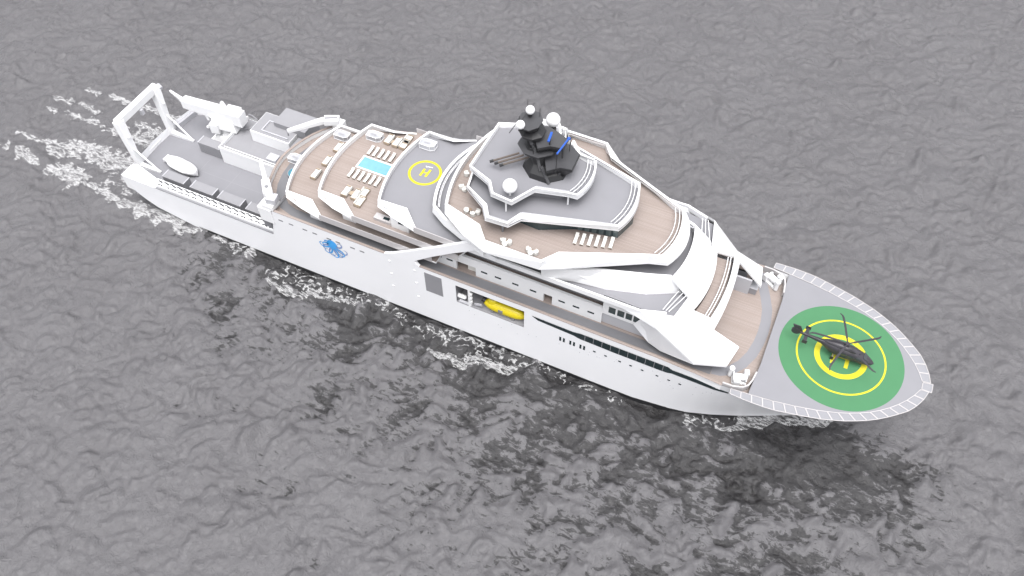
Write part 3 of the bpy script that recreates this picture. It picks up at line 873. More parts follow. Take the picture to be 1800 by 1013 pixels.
# big sun deck
topo = zz(arc(4.3, 6.0, 8.75), 28.0) + [(11.85, -10.25, 28.0), (13.8, -12.5, 28.0), (22.4, -12.45, 28.0), (24.1, -10.1, 28.0), (35.2, -5.35, 28.0), (36.9, -4.75, 28.0)]
boto = [(p[0] + .0, p[1] * 1.03, 26.5) for p in arc(4.2, 6.0, 8.75)] + [(10.3, -11.6, 26.5), (14.0, -12.95, 26.5), (22.25, -12.5, 26.5), (25.0, -11.1, 26.5), (35.3, -5.3, 26.5), (37.8, -4.5, 26.7)]
ta = [(x, y, 28.0) for x, y in front_arc(37.9, 36.9, 4.75, 7)][1:]
ba = [(x, y, 26.8) for x, y in front_arc(39.0, 37.8, 4.5, 7)][1:]
topo += ta; boto += ba
fl5 = [(p[0] + .2, p[1] * .985) for p in topo]
fl5[-1] = (topo[-1][0] + .2, 0)
m = MB(); m.prism(mir([(p[0], p[1]) for p in boto]), 26.3, 26.5); T3 = m.build('sun_deck', WHITE, ship)
m = MB(); m.prism(mir([(a_[0] * .5 + c_[0] * .5 + (.12 if k_ < 10 else -.15 if k_ > 15 else 0), (a_[1] if abs(a_[1]) < abs(c_[1]) else c_[1]) * .985) for k_, (a_, c_) in enumerate(zip(topo, boto))]), 26.5, 26.92); m.build('planking', TEAK, T3)
m = MB(); m.wall(mir(topo), mir(boto), .38, closed=True); m.build('bulwark', WHITE, T3)
def frails(parent, cx, xe, ye, z, offs, matl=WHITE):
    m_ = MB()
    for o_ in offs:
        P_ = [(x - o_, y * (1 - .02 * o_), z) for x, y in front_arc(cx, xe, ye, 7)]
        P_ = P_ + [(p[0], -p[1], p[2]) for p in reversed(P_[:-1])]
        for p, q_ in zip(P_[:-1], P_[1:]): m_.tube(p, q_, .055, n=5)
        for p in P_[::2]: m_.tube(p, (p[0], p[1], z - 1.0), .035, n=5)
    return m_.build('front_rail', matl, parent)
frails(T3, 37.5, 36.5, 4.5, 27.9, (.3, .85))
m = MB()
P_ = [(p[0], p[1] + .55, 27.75) for p in topo[11:16]]
for p, q_ in zip(P_[:-1], P_[1:]): m.tube(p, q_, .07, n=5)
m.mirror(); m.build('side_handrail', RAILG, T3)
# glass house on the sun deck
gh = [(14.5, 0), (14.6, -4.5), (16.0, -6.4), (19.5, -6.6), (24.1, -4.3), (30.0, -3.3), (31.0, 0)]
m = MB(); m.prism(mir(gh), 26.92, 29.3); g_ = m.build('glass_house', TEAL, T3)
for k in range(6):
    x = 24.75 + k * .98
    m = MB(); m.obox((x, -4.3 + (x - 24.1) * .1695 - .06, 27.0), .66, .05, 2.2, .168); m.mirror(); m.build('glass_panel', PANE, g_)
m = MB(); m.tube((15.07, -8.9, 26.9), (15.07, -8.9, 29.6), .16); m.mirror(); m.build('post', DGREY, T3)
# upper roof (second from the top)
top2 = [(7.7, 0, 30.6), (7.75, -3.4, 30.6), (8.4, -6.4, 30.6), (12.2, -8.4, 30.6), (13.45, -10.3, 30.6), (16.35, -10.2, 30.6), (17.4, -7.9, 30.6), (29.6, -4.55, 30.6)] + [(x, y, 30.6) for x, y in front_arc(30.95, 30.1, 4.4, 6)]
bot2 = [(7.65, 0, 29.6), (7.7, -3.2, 29.6), (8.0, -5.9, 29.6), (11.6, -8.2, 29.6), (12.95, -10.1, 29.6), (16.35, -9.9, 29.6), (17.5, -8.1, 29.6), (29.65, -4.3, 29.6)] + [(x, y, 29.6) for x, y in front_arc(31.15, 30.2, 4.2, 6)]
m = MB(); m.prism(mir([(p[0], p[1]) for p in bot2]), 29.4, 29.62); T2 = m.build('upper_roof', WHITE, ship)
m = MB(); m.prism(mir([(p[0], p[1]) for p in bot2]), 29.63, 29.8); m.build('deck_covering', GREY, T2)
m = MB(); m.wall(mir(top2), mir(bot2), .28, closed=True); m.build('bulwark', WHITE, T2)
frails(T2, 30.6, 29.8, 4.1, 30.6, (.35, .85))
m = MB()
P_ = [(p[0], p[1] + .5, 30.45) for p in top2[4:8]]
for p, q_ in zip(P_[:-1], P_[1:]): m.tube(p, q_, .06, n=5)
m.mirror(); m.build('side_handrail', LIGHT, T2)
m = MB(); m.prism(mir([(12, 0), (12, -3), (14.5, -4.6), (17, -3.6), (21, -2.4), (22, 0)]), 29.7, 32.0); m.build('roof_house', DGREY, T2)
for px_, py_ in ((15.0, -7.6), (22.2, -2.9)):
    m = MB(); m.tube((px_, py_, 29.75), (px_, py_, 32.2), .13); m.mirror(); m.build('post', WHITE, T2)
# top deck
top1 = [(8.0, 0, 33.0), (8.05, -4.75, 33.0), (11.8, -6.2, 33.0), (13.1, -8.05, 33.0), (16.15, -8.35, 33.0), (18.05, -4.75, 33.0), (22.4, -3.75, 33.0)] + [(x, y, 33.0) for x, y in front_arc(24.45, 23.7, 3.55, 6)]
bot1 = [(8.0, 0, 32.1), (8.05, -4.6, 32.1), (11.5, -6.1, 32.1), (12.8, -7.8, 32.1), (16.05, -8.1, 32.1), (17.95, -4.65, 32.1), (22.4, -3.5, 32.1)] + [(x, y, 32.1) for x, y in front_arc(24.5, 23.7, 3.4, 6)]
m = MB(); m.prism(mir([(p[0], p[1]) for p in bot1]), 31.95, 32.12); T1 = m.build('top_deck', WHITE, ship)
m = MB(); m.prism(mir([(p[0], p[1]) for p in bot1]), 32.13, 32.28); m.build('deck_covering', GREY, T1)
m = MB(); m.wall(mir(top1), mir(bot1), .26, closed=True); m.build('bulwark', WHITE, T1)
frails(T1, 24.0, 23.3, 3.3, 33.0, (.35, .8))
m = MB()
P_ = [(p[0], p[1] + .42, 32.95) for p in top1[4:7]]
for p, q_ in zip(P_[:-1], P_[1:]): m.tube(p, q_, .06, n=5)
m.mirror(); m.build('side_handrail', LIGHT, T1)

# diagonal braces
m = MB()
o_ = [(-4.6, 13.9), (-3.0, 14.75), (-.3, 16.6), (4.5, 20.0), (10.3, 24.3), (12.6, 24.45), (12.2, 23.6), (7.6, 20.4), (4.1, 17.7), (1.3, 15.3), (.9, 14.9), (1.7, 13.9)]
n = len(o_)
m.add([(x, -11.05, z) for x, z in o_] + [(x, -10.55, z) for x, z in o_], [tuple(range(n)), tuple(range(2 * n - 1, n - 1, -1))] + [((i + 1) % n, i, n + i, n + (i + 1) % n) for i in range(n)])
m.bar((12.3, -11.2, 24.2), (14.9, -10.75, 22.6), .3, .7)
m.mirror(); m.build('diagonal_brace', HULLW, ship)

# ------------------------------------------------------------------ hull side fittings (starboard)
hp = MB(); hp.box(2.47, 5.5, -11.03, -10.98, 8.2, 13.0); hp.build('side_door', CONT, hull)
xs = [-24.12, -22.12, -19.46, -17.6, -14.91, -13.24, -10.52, -8.76]
for x in xs: MB().box(x - .42, x + .42, -11.03, -10.98, 12.02, 12.3).build('porthole', DGREY, hull)
for x in (25.55, 26.15, 27.2, 27.8, 28.85, 29.45): MB().box(x - .16, x + .16, -11.03, -10.98, 8.55, 9.6).build('porthole', GLASS, hull)
def side_y(x, z):
    import bisect
    best_ = None
    for i in range(len(deck_edge) - 1):
        a, b_ = hull_pt(i, z), hull_pt(i + 1, z)
        if a[0] <= x <= b_[0]:
            return a[1] + (b_[1] - a[1]) * (x - a[0]) / (b_[0] - a[0])
    return -11.0
for x in (31.1, 32.9, 35.15, 36.9, 38.7, 41.0, 42.8, 44.5):
    y = side_y(x, 9.2); MB().box(x - .2, x + .2, y - .06, y + .05, 9.08, 9.34).build('porthole', GLASS, hull)
band = [(20.8, 12.45, 12.3), (21.8, 12.4, 11.7), (27.55, 12.3, 11.35), (28.6, 12.55, 11.05), (34, 12.6, 10.95), (41.1, 12.7, 11.05), (42.2, 12.75, 11.15), (42.9, 12.4, 11.4), (46, 12.5, 11.5), (51.3, 12.75, 11.8)]
m = MB()
for a, b_ in zip(band[:-1], band[1:]):
    nseg = max(1, int((b_[0] - a[0]) / 1.0))
    for k in range(nseg):
        t0, t1 = k / nseg, (k + 1) / nseg
        P0 = [a[j] + (b_[j] - a[j]) * t0 for j in range(3)]; P1 = [a[j] + (b_[j] - a[j]) * t1 for j in range(3)]
        y0, y1 = side_y(P0[0], 12) - .07, side_y(P1[0], 12) - .07
        m.face((P0[0], y0 + .03, P0[2]), (P1[0], y1 + .03, P1[2]), (P1[0], y1 - .02, P1[1]), (P0[0], y0 - .02, P0[1]))
gb = m.build('glass_band', GLASS, hull)
m = MB()
for x in np.arange(29.4, 42, 1.35):
    y = side_y(x, 12) - .1; m.obox((x, y, 11.2), .09, .05, 1.4)
m.build('band_mullions', DGREY, gb)
for px, py in ((684, 459), (728, 475.5), (688, 481), (732, 497.5), (691.5, 502.5), (735.5, 521)):
    p = at(px, py, y=-11.05); MB().ball((p.x, -11.0, p.z), .22, .14, .16, 10, 5).build('hull_lamp', WHITE, hull)
rng2 = random.Random(4)
m = MB()
for k in range(26):
    x = rng2.uniform(8, 52); z = rng2.uniform(5.5, 8.0) if x < 22 else rng2.uniform(7.0, 10.5)
    m.obox((x, side_y(x, z) - .01, z), .12, .05, .12)
m.build('hull_fittings', LIGHT, hull)
# emblem on the hull: blue sea creature with curling arms
m = MB(); yb = -11.04
def blob(pts, m_=m, y=None):
    m_.face(*[(p[0], yb if y is None else y, p[1]) for p in pts])
ex, ez = -14.2, 9.0
blob([(ex + 1.05 * math.cos(t_) - .35, ez + 1.75 + 1.1 * math.sin(t_) * (1.15 if math.sin(t_) > 0 else 1.0)) for t_ in np.linspace(0, 2 * math.pi, 20)[:-1]])
m.build('emblem_body', EMB, hull)
m = MB(); arms = MB()
for k, (a0, ln, curl) in enumerate([(165, 2.2, 1.9), (190, 2.6, 1.7), (212, 2.9, -1.5), (236, 2.9, 1.5), (258, 2.9, -1.4), (280, 3.0, 1.5), (300, 3.3, -1.6), (322, 3.4, 1.6), (343, 3.2, -1.8), (10, 2.6, 1.8), (128, 1.6, 1.9)]):
    a = math.radians(a0); x, z = ex - .35 + .7 * math.cos(a), ez + 1.5 + .7 * math.sin(a); pts = []
    for s_ in range(18):
        pts.append((x, z, a, .19 * (1 - s_ / 24))); x += math.cos(a) * ln / 18 * 1.1; z += math.sin(a) * ln / 18 * 1.15; a += curl * (s_ / 10) / 5.0
    tgt = arms if k % 2 else m
    for p, q_ in zip(pts[:-1], pts[1:]):
        tgt.face(*[(c[0], yb - .004 * k, c[1]) for c in ((p[0] - math.sin(p[2]) * p[3], p[1] + math.cos(p[2]) * p[3]), (p[0] + math.sin(p[2]) * p[3], p[1] - math.cos(p[2]) * p[3]), (q_[0] + math.sin(q_[2]) * q_[3], q_[1] - math.cos(q_[2]) * q_[3]), (q_[0] - math.sin(q_[2]) * q_[3], q_[1] + math.cos(q_[2]) * q_[3]))])
m.build('emblem_arms', EMB, hull); arms.build('emblem_outer_arms', EMB2, hull)
# boat hangar in the hull side
m = MB(); m.box(7.9, 19.5, -10.95, -6.6, 8.1, 8.35); hg = m.build('boat_hangar', CONT, ship)
m = MB(); m.box(7.9, 19.5, -6.6, -6.4, 8.35, 12.65); m.box(7.7, 7.9, -10.95, -6.6, 8.35, 12.65); m.box(19.5, 19.7, -10.95, -6.6, 8.35, 12.65); m.box(7.9, 19.5, -10.95, -6.6, 12.66, 12.9); m.build('hangar_walls', DGREY, hg)
m = MB(); m.tube((10.1, -10.8, 8.35), (10.1, -10.8, 12.66), .22)
for z in (9.2, 10.2, 11.2): m.box(10.25, 10.6, -10.95, -10.6, z, z + .45)
m.box(9.8, 10.4, -10.9, -10.5, 8.35, 8.9); m.build('davit_post', WHITE, hg)
m = MB()
for k in range(9): m.box(8.3 + k * .5, 8.42 + k * .5, -7.2, -6.7, 8.4, 11.8)
m.build('equipment_rack', BLACK, hg)
m = MB(); m.bar((10.9, -10.6, 8.9), (12.1, -10.6, 9.3), .25, .4); m.bar((8.3, -10.8, 8.6), (9.8, -10.8, 8.6), .4, .3); m.build('cradle', LIGHT, hg)

# ------------------------------------------------------------------ mast, domes
def octo(c, r, z, n=8, ph=.39, sx=1.0, sy=1.0): return [(c[0] + r * sx * math.cos(ph + 2 * math.pi * i / n), c[1] + r * sy * math.sin(ph + 2 * math.pi * i / n), z) for i in range(n)]
m = MB()
m.rings([octo((17.6, 0), 3.0, 32.25, sx=1.12), octo((17.4, 0), 2.7, 33.0, sx=1.1), octo((17.0, 0), 1.7, 33.9), octo((16.6, 0), 1.35, 34.9)])
m.rings([octo((16.4, 0), 1.35, 34.9), octo((16.2, .1), 2.35, 35.6, sx=1.05), octo((16.2, .1), 2.4, 36.0, sx=1.05), octo((16, 0), 1.2, 36.2), octo((15.7, 0), 1.1, 37.4)])
m.rings([octo((15.7, 0), 1.1, 37.3), octo((15.4, 0), 1.8, 38.1), octo((15.4, 0), 1.9, 38.5), octo((15.3, 0), 1.0, 38.8)])
m.rings([octo((15.2, 0), .9, 38.6), octo((15.0, 0), 1.6, 39.7, sy=1.15), octo((15.0, 0), 1.65, 40.0, sy=1.15)])
mast = m.build('mast', BLACK, ship, bevel=.05)
for nm_, zt_, zb_, px_, cen_, sh_ in (('mast_wing', 37.4, 35.6, ((936, 234), (947, 222), (966, 222), (982, 233), (1000, 246), (990, 262), (968, 258), (945, 262)), (16.6, .4), .55),
                          ('lower_wing', 34.9, 32.3, ((955, 262), (985, 250), (1004, 255), (1020, 272), (1006, 300), (985, 296), (960, 302)), (18.0, .4), .6)):
    P_ = [at(*q_, z=zt_) for q_ in px_]
    P_ = [(p[0], p[1]) for p in P_]
    ar_ = sum(P_[i][0] * P_[(i + 1) % len(P_)][1] - P_[(i + 1) % len(P_)][0] * P_[i][1] for i in range(len(P_)))
    if ar_ < 0: P_.reverse()
    lo_ = [(cen_[0] + (p[0] - cen_[0]) * sh_, cen_[1] + (p[1] - cen_[1]) * sh_, zb_) for p in P_]
    m = MB(); m.rings([lo_, zz(P_, zt_ - .35), zz(P_, zt_)]); mw_ = m.build(nm_, BLACK, mast)
    MB().prism([(cen_[0] + (p[0] - cen_[0]) * .97, cen_[1] + (p[1] - cen_[1]) * .97) for p in P_], zt_ + .004, zt_ + .03).build('platform_top', MASTT, mw_)
MB().prism([(p[0], p[1]) for p in octo((15.0, 0), 1.72, 0, sy=1.2)], 40.0, 40.1).build('mast_platform', MASTT, mast); m = MB(); m.prism([(p[0], p[1]) for p in octo((16.2, .1), 2.55, 0, sx=1.1)], 36.0, 36.12)
m.build('mast_platform', MASTT, mast)
m = MB()
for a, b_ in (((15.8, -.9, 37.0), (17.0, -1.7, 35.2)), ((16.9, -1.4, 34.9), (17.6, -2.1, 33.6)), ((17.6, -1.9, 34.3), (19.2, -2.75, 32.3)), ((15.3, -.9, 38.4), (15.9, -1.3, 37.2)), ((20.4, -1.0, 33.9), (19.4, -1.2, 32.3)), ((14.0, 2.4, 36), (13.2, 2.6, 32.3)), ((17.6, 2.2, 34.4), (19.2, 3.0, 32.3))):
    MB().bar(a, b_, .38, .3).build('mast_strut', MASTT, mast)
p1, p2 = at(1000, 244, z=38.3), at(979, 271, z=38.3)
m = MB(); m.bar(p1, p2, .2, .2); m.ball(p1, .26, n=10, m=6)
p3, p4 = at(970, 233, z=38.8), at(964, 249, z=38.8)
m.bar(p3, p4, .3, .2); m.build('radar_scanner', BLUE, mast)
m = MB(); m.tube(p2 + Vector((0, 0, -.1)), (p2.x, p2.y, 34.5), .06); m.tube((p1 + p2) / 2, Vector(((p1 + p2) / 2).to_tuple()) + Vector((0, 0, -2.2)), .12); m.tube((p3 + p4) / 2, (p3 + p4) / 2 + Vector((0, 0, -1.5)), .1)
for dx in (0, .5, 1.0): m.tube((18.8 + dx, 3.2, 34), (18.8 + dx, 3.2, 37.2 - dx), .05)
for x_, y_, z0_, z1_ in ((14.2, 1.0, 40, 42.6), (15.9, 1.2, 40, 41.6), (13.9, -.9, 40, 41.2), (16.4, -1.9, 36, 37.4), (20.2, 1.8, 34.9, 36.6), (19.2, 3.3, 34.9, 36.2)): m.tube((x_, y_, z0_), (x_, y_, z1_), .045, n=5)
m.bar((13.2, 2.2, 38.9), (13.0, -2.2, 38.9), .08, .08); m.bar((14.6, 2.4, 41.0), (14.4, -1.2, 41.0), .06, .06)
m.build('antenna_poles', BLACK, mast)
for k, (px, py, yy, r_) in enumerate(((932.1, 193.5, .6, .62), (914.8, 219.5, -1.7, .62), (972.4, 211, 3.6, 1.02))):
    p = at(px, py, y=yy)
    if k == 2: p = at(px, py, z=37.0)
    m = MB(); m.ball(p, r_, n=20, m=12, z0=-.95); dm = m.build('radome', WHITE, mast, smooth=60)
    MB().tube((p.x, p.y, p.z - r_ * 1.0), (p.x, p.y, p.z - r_ * 1.6 - (2.6 if k == 2 else 0)), r_ * .5).build('dome_stand', BLACK, dm)
ra = at(864, 283.5, z=33.6); rb = at(872, 287, z=33.5); rc = at(881, 290.5, z=33.4)
m = MB(); tips = MB()
for p in (ra, rb, rc):
    q_ = p + Vector((14.6, -.9, 34.3)) - rb; m.tube(p, q_, .15)
    d_ = (p - q_).normalized(); tips.tube(p + d_ * .25, p - d_ * .3, .21)
ep = m.build('exhaust_pipes', PIPE, mast); tips.build('pipe_tips', BLACK, ep)
p = at(896.4, 327, z=34.1)
m = MB(); m.ball(p, 1.02, n=20, m=12, z0=-.95); dm = m.build('radome', WHITE, T1, smooth=60)
MB().tube((p.x, p.y, 32.2), (p.x, p.y, p.z - .9), .16).build('dome_stand', WHITE, dm)
p = Vector((p.x, -p.y, p.z))
m = MB(); m.bar((19.6, 4.4, 32.6), (18.7, 4.0, 36.6), .3, .3); m.bar((20.6, 4.4, 32.4), (19.7, 4.3, 34.2), .9, .3); m.bar((19.1, 3.9, 32.8), (23.4, 3.3, 33.3), .2, .2); m.build('antenna_frame', WHITE, T1)

# ------------------------------------------------------------------ pool and jacuzzi
pc = [at(*q_, z=18.95) for q_ in ((640.7, 275.9), (627.3, 293.6), (675, 309), (688, 291))]
xa = -14.2
P0 = at(641, 276, z=18.95); P1 = at(628, 293.5, z=18.95); P2 = at(676, 308.5, z=18.95)
x0, x1 = (P0.x + P1.x) / 2, P2.x + .6; y0, y1 = (P1.y + P2.y) / 2, P0.y
m = MB(); m.box(x0 - .25, x1 + .25, y0 - .25, y0, 18.93, 19.06); m.box(x0 - .25, x1 + .25, y1, y1 + .25, 18.93, 19.06); m.box(x0 - .25, x0, y0, y1, 18.93, 19.06); m.box(x1, x1 + .25, y0, y1, 18.93, 19.06)
po = m.build('swimming_pool', WHITE, D2)
m = MB(); m.face((x0, y0, 18.98), (x1, y0, 18.98), (x1, y1, 18.98), (x0, y1, 18.98)); m.build('pool_water', POOL, po)
jc = at(511, 302, z=13.3)
m = MB(); m.tube((jc.x + .75, jc.y, 13.02), (jc.x + .75, jc.y, 13.4), 1.2, n=20); jo = m.build('jacuzzi', GREY, md)
disc(jc.x + .75, jc.y, 1.05, 13.41, 20).build('jacuzzi_water', JAC, jo)

# ------------------------------------------------------------------ stern gantry
A = thing
g1t = [Vector((-61.95, -5.0, 14.3)), Vector((-61.95, 5.1, 14.3))]
ft = [at(247, 290, z=4.3), at(302, 233, z=4.3)]
ff = [at(283, 303, z=4.15), at(341, 248, z=4.15)]
m = MB(); m.bar(g1t[0] + Vector((0, -.35, -.6)), g1t[1] + Vector((0, .35, -.6)), 1.1, 1.5)
gan = m.build('stern_gantry', WHITE, ship, bevel=.12)
for a, b_, c in ((g1t[0], ft[0], ff[0]), (g1t[1], ft[1], ff[1])):
    m = MB(); m.bar(a + Vector((0, .15 if a.y < 0 else -.15, -.4)), b_, 1.5, 1.6, .95, 1.0, upv=(1, 0, .3)); m.build('gantry_leg', WHITE, gan, bevel=.08)
    m = MB(); m.bar(b_ + Vector((-.3, 0, .1)), c, .9, 1.0, .45, .4); m.build('gantry_foot', WHITE, gan)
    m = MB(); m.tube(a.lerp(b_, .55), c, .17, .17); m.tube(a.lerp(b_, .3) + Vector((.6, 0, 0)), a.lerp(b_, .36) + Vector((.8, .1, 0)), .28); m.build('hydraulic_ram', WHITE, gan)
m = MB(); m.tube(g1t[1] + Vector((0, .9, -.6)), g1t[1] + Vector((.9, .6, -.9)), .38); m.box(-61.6, -61.0, -.3, .3, 11.8, 12.9); m.build('sheave', LIGHT, gan)

# ------------------------------------------------------------------ cranes
yk = 7.8
pb = [at(300, 160, y=yk), at(318, 172, y=yk), at(410, 200, y=yk), at(436, 206, y=yk)]
ped = at(408, 245, z=4.0)
m = MB(); m.obox((ped.x, ped.y, 4.0), 6.6, 4.8, .5); m.obox((ped.x, ped.y, 4.5), 5.2, 4.4, 1.3, taper=.75); m.tube((ped.x, ped.y, 5.0), (ped.x, ped.y, 8.2), 1.25, 1.1, n=14)
bc = m.build('working_crane', WHITE, ship, bevel=.08)
top_ = Vector((ped.x, ped.y + .3, 8.9))
m = MB(); m.obox((top_.x + .3, top_.y, 7.6), 5.2, 3.6, 2.6, .1, .85); m.obox((top_.x + 1.8, top_.y + .3, 9.9), 2.8, 2.6, 1.6, .1); m.obox((top_.x - 1.5, top_.y - 1.6, 6.6), 1.7, 1.5, 2.2, .2); m.build('crane_house', WHITE, bc, bevel=.1)
bt0 = at(428, 210, z=10.6); bt1 = at(322, 180, z=10.4); bt2 = at(299, 160, z=10.4)
m = MB(); m.bar(bt0, bt1, 2.0, 2.7, 1.2, 1.9); m.bar(bt1 + Vector((0, 0, .5)), bt2, .7, .9, .4, .4); m.bar(bt0 + Vector((-.6, .9, 1.0)), bt1 + Vector((0, .9, .8)), .25, .3); m.build('crane_boom', WHITE, bc, bevel=.08)
pk = at(390, 172, y=bt0.y)
m = MB(); b0 = bt0.lerp(bt1, .3); m.add([b0 + Vector(v) for v in ((-1, -.5, .8), (1.0, -.5, .8), (1.0, .5, .8), (-1, .5, .8), (.0, -.25, 3.0), (.35, -.25, 3.0), (.35, .25, 3.0), (0, .25, 3.0))], [(3, 2, 1, 0), (4, 5, 6, 7), (0, 1, 5, 4), (1, 2, 6, 5), (2, 3, 7, 6), (3, 0, 4, 7)]); m.build('crane_head', WHITE, bc)
bm = bt0.lerp(bt1, .62)
m = MB(); m.tube(bm + Vector((0, -.2, -.8)), bm + Vector((.3, -.4, -2.2)), .5, .35); m.tube(bt0.lerp(bt1, .55) + Vector((0, -.7, -.6)), top_ + Vector((0, -1.2, -.9)), .28); m.build('crane_ram', WHITE, bc)
hk = at(366, 223, z=5); MB().ball(hk, .35, n=10, m=6).build('crane_hook', WHITE, bc)
m = MB()
hc = at(448, 215, z=9.0)
for k in range(10):
    a0, a1 = math.radians(-60 + k * 16), math.radians(-60 + (k + 1) * 16)
    m.tube((hc.x - .6 + 1.6 * math.cos(a0), hc.y, 9 + 1.6 * math.sin(a0)), (hc.x - .6 + 1.6 * math.cos(a1), hc.y, 9 + 1.6 * math.sin(a1)), .12, n=6)
m.tube((ped.x + 2, ped.y, 7.2), (hc.x, hc.y, 7.8), .3); m.tube((ped.x + 2, ped.y + .6, 6.2), (hc.x - .3, hc.y, 6.6), .4); m.build('hose_loop', CONT, bc)
# starboard quarter crane
cb = at(470, 352, z=14.5)
m = MB()
m.obox((-26.9, -10.0, 10.6), 2.6, 2.4, 3.4, taper=1.0); m.obox((-26.2, -10.0, 13.9), 2.2, 2.2, 1.0)
sc1 = m.build('quarter_crane', WHITE, ship, bevel=.15)
tipc = at(458, 283, z=16.0); bs = at(472, 343, z=16.2); mid = at(467, 318, z=16.4)
m = MB(); m.bar(bs, mid, 1.5, 1.3, 1.3, 1.2); m.bar(mid, tipc, .75, .8, .55, .6); m.build('crane_boom', WHITE, sc1, bevel=.1)
m = MB(); m.obox((bs.x + .5, bs.y, 14.9), 1.7, 1.6, 1.2, .2); m.build('crane_house', LIGHT, sc1, bevel=.1)
m = MB(); q0 = bs.lerp(mid, .4); m.obox((q0.x, q0.y, q0.z + .66), .6, .6, .06); m.build('control_hatch', DGREY, sc1)
m = MB(); m.obox((-27.9, -10.2, 8.2), 1.5, .5, 2.4); m.build('boarding_ladder', DGREY, sc1)
# port quarter crane
pa, pm_, pz = at(505, 231, z=15.4), at(570, 212, z=15.6), at(597, 212, z=15.6)
m = MB(); m.bar(pa, pm_, .6, .65, .95, 1.0); m.bar(pm_, pz, 1.5, 1.2); sc2 = m.build('quarter_crane', WHITE, ship, bevel=.1)
m = MB(); m.obox((pz.x - .3, pz.y, 13.0), 1.8, 1.8, 2.2); m.build('crane_house', WHITE, sc2, bevel=.1)
m = MB(); q0 = pm_.lerp(pz, .5); m.bar(pm_ + Vector((.2, 0, .62)), pz + Vector((-.3, 0, .62)), .5, .05); m.tube(pa, pa + Vector((0, 0, -1.0)), .12); m.build('boom_slot', CONT, sc2)

# ------------------------------------------------------------------ hangars on the working deck
m = MB(); m.box(-47.2, -33, 1.65, 10.6, 4.0, 7.3); h1 = m.build('deck_hangar', WHITE, ship)
m = MB(); m.box(-47.0, -33, 1.9, 10.5, 7.3, 7.36); m.build('hangar_roof', CONT, h1)
m = MB(); m.wall(zz([(-47.2, 10.6), (-47.2, 1.6), (-33, 1.6)], 8.0), zz([(-47.2, 10.6), (-47.2, 1.6), (-33, 1.6)], 7.3), .25); m.box(-46.6, -33.2, 2.35, 2.5, 7.4, 7.75); m.build('roof_parapet', WHITE, h1)
m = MB(); m.box(-42.9, -34.6, 6.1, 11.4, 7.36, 9.9); h2 = m.build('upper_hangar', WHITE, ship)
m = MB(); m.box(-42.8, -34.7, 6.3, 11.3, 9.9, 9.96); m.build('hangar_roof', CONT, h2)
m = MB(); m.box(-40.9, -35.2, 6.8, 7.0, 9.96, 10.2); m.box(-40.9, -40.7, 7.0, 9.4, 9.96, 10.2); m.box(-40.9, -35.2, 9.4, 9.6, 9.96, 10.2); m.build('roof_coaming', LIGHT, h2)
m = MB(); m.box(-39.3, -32.6, 8.8, 13.0, 7.0, 11.0); m.build('winch_house', CONT, ship)
m = MB(); m.box(-34.2, -32.8, 5.9, 8.6, 4.0, 9.4); m.build('stair_house', CONT, ship)
m = MB(); m.obox((-36.5, 3.4, 7.36), 2.0, 1.6, .9); m.build('roof_ventilator', LIGHT, h1)

# ------------------------------------------------------------------ loose things
def container(px, py, z0, z1, sx, sy, label, group='grey boxes standing on the working deck', xy=None):
    c = at(px, py, z=z1) if xy is None else Vector((xy[0], xy[1], z1))
    t_ = thing('deck_container', label, 'container', (c.x, c.y, z0), 0, group)
    h_ = z1 - z0
    MB().obox((0, 0, 0), sx, sy, h_).build('container_body', CONT, t_, bevel=.05)
    m_ = MB()
    for i in range(int(sx / .45)):
        m_.box(-sx / 2 + .2 + i * .45, -sx / 2 + .32 + i * .45, -sy / 2 - .03, sy / 2 + .03, .15, h_ - .15)
    m_.build('side_ribs', CONT, t_)
    m_ = MB(); m_.box(-sx / 2 - .02, -sx / 2 + .15, -sy / 2 - .02, sy / 2 + .02, h_, h_ + .04); m_.box(sx / 2 - .15, sx / 2 + .02, -sy / 2 - .02, sy / 2 + .02, h_, h_ + .04); m_.build('top_frame', LIGHT, t_)
    return t_
container(0, 0, 4, 6.5, 4.7, 1.75, 'grey container beside the white workboat, nearest the stern', xy=(-50.8, -6.75))
container(0, 0, 4, 6.5, 4.9, 1.8, 'grey container by the side trunk, second from the stern', xy=(-44.6, -6.8))
container(0, 0, 4, 6.5, 4.9, 1.85, 'grey container by the side trunk, third from the stern', xy=(-38.7, -6.85))
container(0, 0, 4, 6.5, 4.6, 1.8, 'grey container by the side trunk, partly below the quarter crane', xy=(-32.8, -6.9))
container(0, 0, 4, 6.5, 4.8, 1.85, 'grey container standing alone at the foot of the big working crane', xy=(-50.3, 3.0))

# white workboat
def boat_hull(L_, B_, H_, n=14):
    rs = []
    for i in range(n + 1):
        u = i / n; x = (u - .5) * L_
        wv = max(.16, (max(0.0, 1 - abs(2 * u - 1) ** (2.6 if u > .5 else 3.4))) ** .5)
        hv = .75 + .25 * wv
        rs.append([(x, B_ / 2 * wv * math.cos(a) * (1.0 if math.sin(a) > -.1 else .85), H_ * .5 + H_ * .5 * hv * math.sin(a) * (1 if math.sin(a) > 0 else .9)) for a in np.linspace(0, 2 * math.pi, 17)[:-1]])
    return MB().rings(rs)
b0 = at(318, 291, z=5)
bt_ = thing('workboat', 'closed white workboat lying on the stern deck beside the gantry', 'boat', (b0.x + .3, b0.y, 4.02), math.radians(-6))
boat_hull(7.2, 2.7, 1.9).build('boat_hull', WHITE, bt_, smooth=50)
m = MB(); m.obox((-3.6, 0, .7), 1.0, 1.4, .6); m.tube((-4.1, -.4, .9), (-4.3, -.4, .3), .2); m.tube((-4.1, .4, .9), (-4.3, .4, .3), .2); m.build('outboard_motor', WHITE, bt_, bevel=.08)
m = MB(); m.box(-2.5, 2.2, -.95, -.8, 0, .5); m.box(-2.5, 2.2, .8, .95, 0, .5); m.build('cradle', CONT, bt_)

